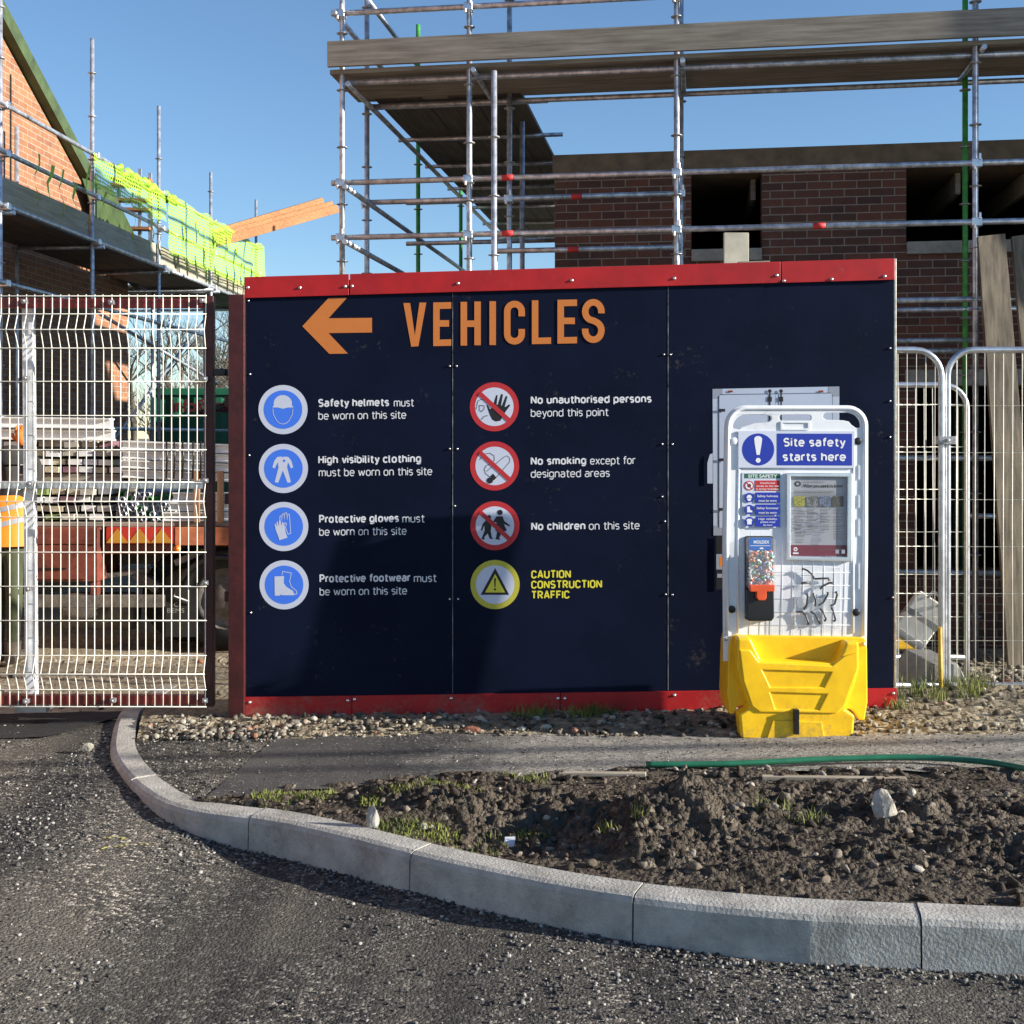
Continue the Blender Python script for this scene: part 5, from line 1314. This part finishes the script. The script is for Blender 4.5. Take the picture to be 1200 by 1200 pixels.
mb = MB(); mb.box((tx(345), TY+.1, tz(610)), (tx(352), TY+2.05, tz(480))); mb.build('headboard', m_truckred, tk, .01)
mb = MB(); mb.prism([(352,640),(352,480),(362,470),(445,470),(470,560),(475,720),(395,720),(390,690)], [], lambda a, b, d: Vector((tx(a), TY+.1+d, tz(b))), 0, 1.95); mb.build('cab', m_truckred, tk, .05)
settle(tk)
DZ = tz(612)+.002
# the load: stacks of boards with their ends to us
def protos(name, w, h, l, ms, bev=.002):
    out = []
    for m in ms:
        mb = MB(); mb.box((-w/2, 0, -h/2), (w/2, l, h/2)); me = mb.build(name, m, None, 0).data; out.append(me)
    for o in [o for o in C.objects if o.name.startswith(name) and o.parent is None]: bpy.data.objects.remove(o)
    return out
ends = [wood_mat('board_end_grey', (.25,.23,.2), (.5,.47,.4), 'y'), M('board_end_purple', (.20,.10,.12), .8, var=.4, vs=12), wood_mat('board_end_tan', (.32,.27,.17), (.56,.50,.36), 'y'), m_alu, M('board_end_dark', (.07,.06,.055), .8, var=.4), M('board_end_green', (.16,.22,.06), .8, var=.3)]
pm = protos('load_board', .118, .050, 1.75, ends)
def place(me, name, loc, rot, lbl, cat, grp):
    o = bpy.data.objects.new(name, me); C.objects.link(o); o.location = loc; o.rotation_euler = rot; tag(o, lbl, cat, grp); return o
for r_, y in enumerate((551, 542, 531.5, 520.5)):
    for c_ in range(8):
        px = 3+c_*18.2+(5 if r_ % 2 else 0)+U(-1.5,1.5)
        if px > 134: continue
        place(random.choices(pm, (5,2,3,7,1,.5))[0], 'load_board', (tx(px), TY+.10+U(-.05,.05), tz(y)+U(-.004,.004)), (0, U(-.05,.05), U(-.02,.02)), 'short board stacked end on in the upper pile on the lorry', 'board', 'boards in the upper pile on the lorry')
for r_, y in enumerate((606.5, 596.5, 586, 577)):
    for c_ in range(8):
        px = 3+c_*18.2+(6 if r_ % 2 else 0)+U(-2,2)
        if px > 126: continue
        place(random.choices(pm, (5,2,2,6,1,1))[0], 'load_board', (tx(px), TY+.08+U(-.05,.05), tz(y)+U(-.004,.004)), (0, U(-.05,.05), U(-.02,.02)), 'short board stacked end on in the lower pile on the lorry', 'board', 'boards in the lower pile on the lorry')
for d, l in ((.12, 'front timber bearer between the two piles of boards on the lorry'), (1.5, 'rear timber bearer between the two piles of boards on the lorry')):
    mb = MB(); mb.box((tx(-12), TY+d, tz(573)), (tx(137), TY+d+.08, tz(556))); tag(mb.build('bearer_timber', m_boardx, None, .004), l, 'timber')
# tubes end on
mb = MB(); mb.lathe([(.019,.0),(.0242,0),(.0242,1.7),(.019,1.7),(.019,0)], (0,0,0), (0,1,0), 12); tmesh = mb.build('load_tube', m_tube, None).data
mb = MB(); mb.lathe([(.019,.0),(.0242,0),(.0242,1.7),(.019,1.7),(.019,0)], (0,0,0), (0,1,0), 12); tmesh2 = mb.build('load_tube', m_tubeg, None).data
for o in [o for o in C.objects if o.name.startswith('load_tube')]: bpy.data.objects.remove(o)
for r_ in range(6):
    for c_ in range(11 - (r_ % 2)):
        px = 134+c_*6.7+(3.3 if r_ % 2 else 0); y = 608.5-r_*5.7
        if px > 196+(0 if r_ < 4 else -20): continue
        place(tmesh2 if random.random() < .14 else tmesh, 'load_tube', (tx(px), TY+.06+U(-.06,.08), tz(y)), (0, 0, U(-.01,.01)), 'scaffold tube lying end on in the heap on the lorry deck', 'tube', 'scaffold tubes heaped on the lorry')
# pale aluminium beams lying along the lorry
bi = 0
def abeam(xa, xb_, yt, yb, d, lbl, sk=0.0):
    mb = MB(); h = tz(yt)-tz(yb)-.006; z = tz(yb)+.003
    x0, x1 = tx(xa), tx(xb_)
    prof = [(0,0),(.09,0),(.09,.012),(.055,.02),(.055,h-.02),(.09,h-.012),(.09,h),(0,h),(0,h-.012),(.035,h-.02),(.035,.02),(0,.012)] if h > .06 else [(0,0),(.2,0),(.2,h),(0,h)]
    mb.prism(prof, [], lambda a, b, e: Vector((x0 if e == 0 else x1, TY+d+a, z+b+(sk if e else 0))), 0, 1)
    o = mb.build('aluminium_beam', m_alu, None, .002); tag(o, lbl, 'beam', 'pale beams loaded on the lorry')
for (a, b, yt, yb, d), n in zip(((-60,127,487,500.5,.02),(-60,128,501,514.5,.05),(-60,122,487,500.5,.2),(-60,124,501,514.5,.2)),
    ('uppermost pale beam at the front of the load beside the worker', 'pale beam just below the uppermost one beside the worker', 'uppermost pale beam at the back of the left load', 'second pale beam at the back of the left load')):
    abeam(a, b, yt, yb, d, n, -.02)
ylv = [(516,527),(527.5,538),(538.5,549),(549.5,560.5)]
for i, (yt, yb) in enumerate(ylv):
    abeam(141, 300, yt, yb, .02+.012*(i % 2), ('top', 'second', 'third', 'lowest')[i] + ' pale beam of the strapped stack on the right of the lorry', -.045)
    abeam(143, 300, yt, yb, .16, ('top', 'second', 'third', 'lowest')[i] + ' pale beam in the rear row of the strapped stack', -.045)
for i, (yt, yb) in enumerate(((577,588),(588.5,599.5),(600,611.5))):
    abeam(201-6*i, 300, yt, yb, .02, ('top', 'middle', 'bottom')[i] + ' short pale beam on the deck under the strapped stack')
for px, l in ((150, 'timber spacer under the left end of the strapped pale beams'), (225, 'timber spacer under the strapped pale beams near the gate stile')):
    mb = MB(); mb.box((tx(px), TY+.03, tz(576.5)), (tx(px+7), TY+.2, tz(561.5 if px < 200 else 565))); tag(mb.build('spacer_block', m_boardx, None, .003), l, 'timber')
mb = MB()
for px in (195, 204, 214, 226, 235):
    mb.tube([P(px, 517, TY-.0), P(px+.8, 535, TY-.012), P(px-.3, 561, TY-.01)], .009, 6)
tag(mb.build('strapping', m_blackpl, None), 'dark straps round the pale beam stack on the lorry', 'strap')

# ------------------------------------------------------------------ green container
GC = 21.0
gc = empty('container', P(300, 650, GC), 'dark green site container with maroon lettering behind the lorry', 'container')
x0, x1, zt = X_at(176, GC), X_at(560, GC), Z_at(455, GC)
mb = MB(); n = 60; vs = []; 
for i in range(n+1):
    x = lerp(x0, x1, i/n); y = GC + (.03 if (i//2) % 2 else 0); vs += [(x, y, -.3), (x, y, zt-.12)]
mb.add(vs, [(2*i, 2*i+2, 2*i+3, 2*i+1) for i in range(n)]); mb.box((x0, GC+.04, -.3), (x1, GC+2.4, zt-.12)); mb.build('body', m_conta, gc)
mb = MB(); mb.box((x0-.02, GC-.03, zt-.119), (x1+.02, GC+2.43, zt)); mb.build('roof_rail', m_conta, gc, .01)
mb = MB(); mb.box((x0-.02, GC-.03, -.42), (x1+.02, GC+2.43, -.301)); mb.build('base_rail', m_conta, gc, .01)
g = GR(lambda px, py, off: P(px, py, GC-off), .01); g.text('info@cal', 201, 270, 482, 14, m_marp, .03); g.build('container_lettering', None, gc)
settle(gc)

# ------------------------------------------------------------------ bare trees
def tree(x, y, h, seed, lbl):
    rnd = random.Random(seed)
    t = empty('bare_tree', (x, y, -.5), lbl, 'tree', 'bare winter trees beyond the site')
    trunk = MB(); crown = MB()
    def grow(p, d, l, r, dep, mb):
        pts = [p]; n = 4; q = p.copy(); dd = d.copy()
        for i in range(n):
            dd = (dd + Vector((rnd.uniform(-.16,.16), rnd.uniform(-.16,.16), rnd.uniform(-.03,.12)))).normalized(); q = q + dd*l/n; pts.append(q.copy())
        mb.tube(pts, [lerp(r, r*.6, i/n) for i in range(n+1)], 7 if dep < 2 else 4, cap=False)
        if dep >= 6: return
        k = 3 if dep < 5 else 3
        for i in range(k):
            tt = rnd.uniform(.45, 1) if i else 1; b = pts[min(n, int(tt*n))]
            a = rnd.uniform(0, 6.28); sp = rnd.uniform(.4, .85)
            o = Vector((math.cos(a), math.sin(a), 0)); nd = (dd*(1-sp*.45)+o*sp+Vector((0,0,.12))).normalized()
            grow(b, nd, l*rnd.uniform(.58,.82), r*.56, dep+1, crown)
    grow(Vector((x, y, -.6)), Vector((0,0,1)), h*.3, h*.022, 0, trunk)
    trunk.build('trunk', m_bark, t, fix=False); crown.build('crown', m_bark, t, fix=False); settle(t)
tree(X_at(168, 33), 33, 7.5, 3, 'leftmost bare tree seen between the left house and the container')
tree(X_at(212, 38), 38, 8.5, 5, 'bare tree above the middle of the green container')
tree(X_at(258, 35), 35, 7.5, 8, 'bare tree above the right of the container beside the gate post')
tree(X_at(235, 46), 46, 10, 12, 'farthest bare tree beyond the green container')

# ------------------------------------------------------------------ worker
PY = 9.6
def PP(px, py, d=0): return P(px, py, PY+d)
pe = empty('person', (X_at(8, PY), PY, Z_at(776, PY)), 'worker in orange hi vis waistcoat and green trousers reaching up to the load', 'person')
sk = [  # point, parent, radius
 (PP(7,640),-1,.155), (PP(7,612),0,.150), (PP(8,588),1,.155), (PP(9,574),2,.07), (PP(11,562,-.01),3,.062), (PP(12,548,-.02),4,.098), (PP(12.5,537,-.02),5,.085),
 (PP(27,586),2,.068), (PP(43,562,.08),7,.055), (PP(44,545,.12),8,.050), (PP(31,524,.12),9,.040), (PP(25,516,.12),10,.045),
 (PP(-12,586),2,.068), (PP(-19,612,.08),12,.052), (PP(-12,632,.25),13,.042),
 (PP(15,650),0,.105), (PP(17,708,-.02),15,.075), (PP(15,762,.02),16,.055),
 (PP(-1,650),0,.105), (PP(-3,708,.05),18,.075), (PP(-2,762,.06),19,.055)]
me = bpy.data.meshes.new('person_body'); me.from_pydata([p for p, _, _ in sk], [(i, q) for i, (_, q, _) in enumerate(sk) if q >= 0], [])
o = bpy.data.objects.new('body_tmp', me); C.objects.link(o)
o.modifiers.new('skin', 'SKIN'); me.skin_vertices
for i, (_, q, r) in enumerate(sk): me.skin_vertices[0].data[i].radius = (r, r*.82); me.skin_vertices[0].data[i].use_root = (q < 0)
sb = o.modifiers.new('sub', 'SUBSURF'); sb.levels = 2; sb.render_levels = 2
dg = bpy.context.evaluated_depsgraph_get(); nm = bpy.data.meshes.new_from_object(o.evaluated_get(dg)); bpy.data.objects.remove(o)
nm.name = 'body'; nm.materials.clear()
for m in (m_dark, m_trous, m_skin): nm.materials.append(m)
zh = Z_at(640, PY); zn = Z_at(570, PY); zk = Z_at(557, PY)
for p in nm.polygons:
    c = p.center; p.use_smooth = True
    inhead = abs(c.x-X_at(11, PY)) < .12
    p.material_index = 1 if c.z < zh else (2 if (inhead and zn < c.z < zk and c.y > PY+.01) else 0)
bo = bpy.data.objects.new('body', nm); C.objects.link(bo); bo.parent = pe
# waistcoat: shell round the torso
def ring(cx, z, rx_, ry_, n=24): return [Vector((cx+rx_*math.cos(2*math.pi*i/n), PY+ry_*math.sin(2*math.pi*i/n), z)) for i in range(n)]
mb = MB(); prof = [(7,639,.215,.165),(7,622,.205,.16),(7,606,.205,.16),(8,594,.215,.155),(8,586,.20,.135),(8.5,580,.13,.10)]
rs_ = [ring(X_at(a, PY), Z_at(b, PY), c, d) for a, b, c, d in prof]; n = 24
vs = [v for r in rs_ for v in r]; mb.add(vs, [(i*n+j, i*n+(j+1) % n, (i+1)*n+(j+1) % n, (i+1)*n+j) for i in range(len(rs_)-1) for j in range(n)], None, True)
vst = mb.build('waistcoat', m_hivis, pe)
mb = MB()
for (za, zb) in ((617, 611), (600, 594)):
    r1_, r2_ = ring(X_at(7.3, PY), Z_at(za, PY), .214, .168), ring(X_at(7.5, PY), Z_at(zb, PY), .214, .168)
    for r_ in (r1_, r2_):
        for v in r_: v.z += .25*(v.x-X_at(7, PY))
    mb.add(r1_+r2_, [(j, (j+1) % n, n+(j+1) % n, n+j) for j in range(n)], None, True)
mb.build('reflective_band', m_refl, vst)
mb = MB(); c = PP(24, 514, .12)                           # gloved hand with fingers on the beam
mb.tube([c+Vector((.03,0,-.05)), c+Vector((.015,0,-.02)), c+Vector((0,0,.03)), c+Vector((-.01,.02,.06))], [.04,.047,.045,.03], 8)
for k in range(4):
    b = c+Vector((-.035+.022*k, .0, .045)); mb.tube([b, b+Vector((-.004,.02,.04)), b+Vector((-.006,.06,.055)), b+Vector((-.006,.085,.04))], [.013,.013,.012,.009], 6)
mb.tube([c+Vector((-.03,0,-.01)), c+Vector((-.065,.01,.015)), c+Vector((-.075,.03,.04))], [.016,.014,.010], 6)
mb.build('glove', m_glove, pe)
mb = MB(); cc = PP(12.3, 541, -.02); mb.lathe([(.112,-.02),(.118,.0),(.112,.05),(.085,.10),(.04,.125),(.0001,.13)], cc, (0,0,1), 18); mb.build('hat', m_dark, pe)
for px, d in ((15, .02), (-2, .06)):
    mb = MB(); b = PP(px, 766, d); zg = Z_at(778, PY); mb.tube([Vector((b.x, b.y, b.z+.1)), Vector((b.x, b.y, zg+.07)), Vector((b.x-.005, b.y-.02, zg+.05))], [.065,.06,.06], 10)
    mb.tube([Vector((b.x, b.y-.06, zg+.045)), Vector((b.x+.01, b.y+.08, zg+.045)), Vector((b.x+.015, b.y+.19, zg+.038))], [.045,.048,.036], 10); mb.build('boot', m_boot, pe)
settle(pe)

# ------------------------------------------------------------------ site fence on the right
FY = 7.48
def fence(xa, xb_, lbl, dy=0.0, tops=(410, 803)):
    Y = FY+dy; f = empty('mesh_fence', ((xa+xb_)/2, Y, .05), lbl, 'fence', 'galvanised mesh fence panels'); zt, zb = Z_at(tops[0], Y), Z_at(tops[1], Y); r = .16; tr_ = .0195
    zf_ = z0(xa, Y)-.02
    pts = [Vector((xa, Y, zb-.17))] + [Vector((xa, Y, z)) for z in (zb, 1.0, zt-r)] + [Vector((xa+r-r*math.cos(R(a)), Y, zt-r+r*math.sin(R(a)))) for a in (15,30,45,60,75,90)]
    pts += [Vector((xb_-r+r*math.sin(R(a)), Y, zt-r+r*math.cos(R(a)))) for a in (0,15,30,45,60,75,90)] + [Vector((xb_, Y, z)) for z in (1.0, zb, zb-.17)]
    mb = MB(); mb.tube(pts, tr_, 10); mb.build('frame_tube', m_zinc, f)
    mb = MB(); mb.tube([(xa+.02, Y, zb), (xb_-.02, Y, zb)], tr_, 10); mb.build('bottom_rail', m_zinc, f)
    mb = MB(); x = xa+.055
    while x < xb_-.03:
        e = min(x-xa, xb_-x); top = zt if e > r else zt-r+math.sqrt(max(0, r*r-(r-e)**2)); j = U(-.004,.004)
        mb.tube([(x, Y-.004, zb), (x+j, Y-.004+U(-.006,.006), 1.0), (x, Y-.004, top)], .0027, 4); x += .0565
    z = zb+.27
    while z < zt-.1: mb.tube([(xa, Y+.002, z), (xb_, Y+.002, z)], .0021, 4); z += .285
    mb.build('wire_mesh', m_wire, f); settle(f)
xm = X_at(1107.5, FY)
fence(xm-3.45, xm-.022, 'mesh fence panel half hidden behind the right end of the hoarding')
fence(xm+.022, xm+3.45, 'mesh fence panel at the right edge in front of the leaning boards', .02)
fence(X_at(1133, 8.3)-3.0, X_at(1133, 8.3), 'shorter mesh fence panel standing behind the joint of the two front panels', .82, (451, 770))
mb = MB(); c = P(1108, 516, FY); mb.box((c.x-.055, c.y-.035, c.z-.025), (c.x+.055, c.y+.05, c.z+.025)); mb.lathe([(.012,0),(.012,.02),(.0001,.021)], c+Vector((0,-.035,0)), (0,-1,0), 8)
tag(mb.build('steel_clamp', m_coup, None, .006), 'steel clamp joining the two mesh fence panels', 'clamp')
xf = X_at(1107, FY)
mb = MB(); zg = z0(2.6, FY)+.0
mb.prism([(-.19,0),(.19,0),(.10,.16),(-.06,.16)], [], lambda a, b, d: Vector((xf+a, FY+.06+d, zg+b)), 0, .5)
tag(mb.build('ballast_block', m_conc, None, .012), 'grey sloped concrete foot block under the joint of the fence panels', 'block')
mb = MB(); mb.tube([P(1101.5, 735, FY-.045), P(1103, 838, FY-.045)], .013, 8); tag(mb.build('yellow_stake', M('yellow_stake_paint', (.55,.36,.03), .6, var=.3), None), 'thin yellow stake beside the fence post', 'stake')

# white case leaning behind the fence
wc = empty('white_case', P(1078, 750, 8.7), 'white box with a grey band lying tilted behind the mesh fence', 'box')
mx_ = Matrix.Translation(P(1077, 727, 8.75)) @ Matrix.Rotation(R(35), 4, 'Y') @ Matrix.Rotation(R(-15), 4, 'Z')
mb = MB(); mb.box((-.12,-.14,-.17), (.12,.14,.17), None, mx_); mb.build('case_body', M('grubby_white', (.66,.65,.60), .6, var=.2), wc, .012)
mb = MB(); mb.box((-.1215,-.1415,-.01), (.1215,.1415,.035), None, mx_); mb.build('case_band', M('grey_band', (.25,.25,.25), .6), wc, .002)
mb = MB(); mb.box((-.122,-.142,-.178), (.122,.142,-.12), None, mx_); mb.build('case_base', M('grey_base', (.33,.33,.33), .6), wc, .01)
mb = MB(); mb.tube([mx_ @ Vector((-.05,-.15,.16)), mx_ @ Vector((-.05,-.17,.21)), mx_ @ Vector((.05,-.17,.21)), mx_ @ Vector((.05,-.15,.16))], .012, 8); mb.build('handle', m_zinc, wc); settle(wc)
mb = MB(); q = P(1062, 755, 9.0); mb.prism([(-.09,0),(.07,0),(.02,.16),(-.03,.18)], [], lambda a, b, d: Vector((q.x+a, 9.0+d, q.z-.04+b)), 0, .14)
tag(mb.build('yellow_block', m_hdpey, None, .012), 'small yellow wedge on the rubble beside the tilted white box', 'wedge')

# ------------------------------------------------------------------ hose, laths, rock, scraps
hp = [(757,905.5),(800,905.5),(850,904.8),(900,902.5),(950,899.8),(1000,898),(1050,897),(1090,897.5),(1130,900),(1165,904),(1200,910.5),(1240,920),(1300,940)]
pts = []
for px, py in hp:
    x, y, z = GP(px, py-1); pts.append(Vector((x, y, z+.034)))
def smooth_pts(p, n=4):
    out = []
    for i in range(len(p)-1):
        a, b, c, d = p[max(0,i-1)], p[i], p[i+1], p[min(len(p)-1,i+2)]
        for k in range(n):
            t = k/n; out.append(.5*((2*b)+(c-a)*t+(2*a-5*b+4*c-d)*t*t+(-a+3*b-3*c+d)*t**3))
    return out+[p[-1]]
mb = MB(); mb.tube(smooth_pts(pts), .0145, 10); tag(mb.build('garden_hose', m_hose), 'green hose lying along the edge of the path', 'hose')
for a, b, lbl in (((655,909.5),(757,911),'pale timber lath on the path edge left of the hose end'),((893,914),(1062,917),'pale timber lath half buried under the green hose')):
    p, q = GP(*a), GP(*b); mb = MB(); mb.bar(Vector((p[0],p[1],p[2]+.012)), Vector((q[0],q[1],q[2]+.014)), .035, .018)
    tag(mb.build('timber_lath', wood_mat('lath', (.30,.25,.18), (.50,.44,.34), 'x'), None, .003), lbl, 'lath')
def rock(name, px, py, s, m, lbl, cat, sq=(1,1,1), seed=1, grp=None, lift=.4, jit=.16):
    rnd = np.random.RandomState(seed); x, y, z = GP(px, py); bv, bf = ico(3)
    v = bv.copy()
    for _ in range(9):                                   # chop flat facets
        nrm = rnd.normal(size=3); nrm /= np.linalg.norm(nrm); d = rnd.uniform(.55, .85); h = v @ nrm; v = v - np.outer(np.maximum(0, h-d), nrm)
    v = v*(1+jit*.25*rnd.uniform(-1,1,(len(v),1)))*np.array(sq)*s
    mb = MB(); mb.add([(a[0]+x, a[1]+y, a[2]+z+s*sq[2]*lift) for a in v], [tuple(f) for f in bf]); o = mb.build(name, m); tag(o, lbl, cat, grp)
rock('boulder', 1037, 966, .066, M('pale_rock', (.40,.36,.30), .9, var=.3, vs=14, bump=.6, bs=40), 'pale angular rock lying on the dark soil under the hose', 'rock', (.9,.9,1.25), 4, lift=.75)
rock('stone_shard', 437, 972, .05, M('grey_shard', (.33,.32,.29), .9, var=.3, vs=12), 'upright grey stone shard behind the kerb', 'stone', (.55,.4,1.3), 9, lift=.6)
rock('brick_fragment', 326, 856, .035, M('brick_orange', (.42,.14,.06), .85, var=.3), 'orange brick fragment in the rubble below the left of the hoarding', 'brick', (1.5,.8,.7), 3)
rock('brick_fragment', 553, 858, .04, M('brick_brown', (.22,.085,.05), .85, var=.3), 'brown brick fragment in the rubble below the middle of the hoarding', 'brick', (1.4,.8,.6), 5)
rock('brick_fragment', 770, 962, .03, M('brick_red', (.34,.11,.06), .85, var=.3), 'red brick fragment in the dark soil of the verge', 'brick', (1.4,.8,.6), 6)
for i, (px, py, s, l) in enumerate(((563,849,.045,'pale chunk of concrete against the middle of the hoarding base'),(349,851,.04,'grey concrete chunk under the left part of the hoarding'),(489,848,.035,'grey stone chunk under the joint of the hoarding panels'),(640,856,.03,'pale stone chunk beside the grass under the hoarding'),(213,858,.035,'pale stone beside the kerb near the gate'),(103,878,.03,'pale flat stone on the road left of the kerb'))):
    rock('rubble_chunk', px, py, s, m_rock, l, 'stone', (1.2,.8,.8), 20+i)
mb = MB(); x, y, z = GP(597, 972); zz = verge_z(x, y, (y-yk(x))/(yp(x)-yk(x)))
mb.add([(x-.025,y,zz+.01),(x+.02,y-.005,zz+.012),(x+.024,y+.02,zz+.05),(x-.018,y+.022,zz+.048),(x-.025,y+.003,zz+.008),(x+.02,y-.002,zz+.010),(x+.024,y+.023,zz+.048),(x-.018,y+.025,zz+.046)], [(0,1,2,3),(7,6,5,4),(0,4,5,1),(1,5,6,2),(2,6,7,3),(3,7,4,0)])
tag(mb.build('plastic_scrap', M('scrap_white', (.75,.78,.85), .5), None), 'small scrap of white plastic in the hollow of dark soil', 'litter')

# yellow spray paint marks on the gravel
mb = MB()
for pts_ in (((117,972),(128,969),(150,968)), ((114,985),(126,979),(152,974)), ((160,973),(182,969))):
    w = .014; q = []
    for px, py in pts_:
        x, y, z = GP(px, py); zz = road_z(x, y)+.006; q.append(Vector((x, y, zz)))
    vs = []
    for i, p in enumerate(q): vs += [p+Vector((0,-w,0)), p+Vector((0,w,0))]
    mb.add(vs, [(2*i, 2*i+2, 2*i+3, 2*i+1) for i in range(len(q)-1)])
m_spray, nt, b = new_mat('yellow_spray'); b.inputs['Base Color'].default_value = (.5,.45,.12,1); b.inputs['Roughness'].default_value = .8
tc = N(nt, 'ShaderNodeTexCoord'); n_ = N(nt, 'ShaderNodeTexNoise', Scale=60, Detail=4); nt.links.new(tc.outputs['Object'], n_.inputs['Vector'])
rr_ = N(nt, 'ShaderNodeValToRGB'); rr_.color_ramp.elements[0].position = .5; rr_.color_ramp.elements[1].position = .62; nt.links.new(n_.outputs['Fac'], rr_.inputs['Fac']); nt.links.new(rr_.outputs['Color'], b.inputs['Alpha'])
tag(mb.build('road_marking', m_spray), kind='structure')

# two cables added out of view to throw the shadow streaks across the path
for i, (y_, z_, r_, l) in enumerate(((3.59, 3.6, .032, 'thicker unseen cable added above the road to cast a shadow streak'), (3.31, 3.6, .022, 'thinner unseen cable added above the road to cast a shadow streak'))):
    mb = MB(); mb.tube([(-26, y_, z_), (26, y_, z_)], r_, 8); tag(mb.build('shadow_cable', m_blackpl), l, 'cable', 'added shadow cables')
for x, l in ((-26, 'added wooden pole carrying the shadow cables far to the left'), (26, 'added wooden pole carrying the shadow cables far to the right')):
    mb = MB(); mb.tube([(x, 3.45, -.7), (x, 3.45, 4.2)], .12, 12); mb.box((x-.05, 3.1, 3.43), (x+.05, 3.8, 3.53)); tag(mb.build('shadow_cable_pole', m_bark), l, 'pole', 'added cable poles')
for o in C.objects:
    if '_local' in o: del o['_local']
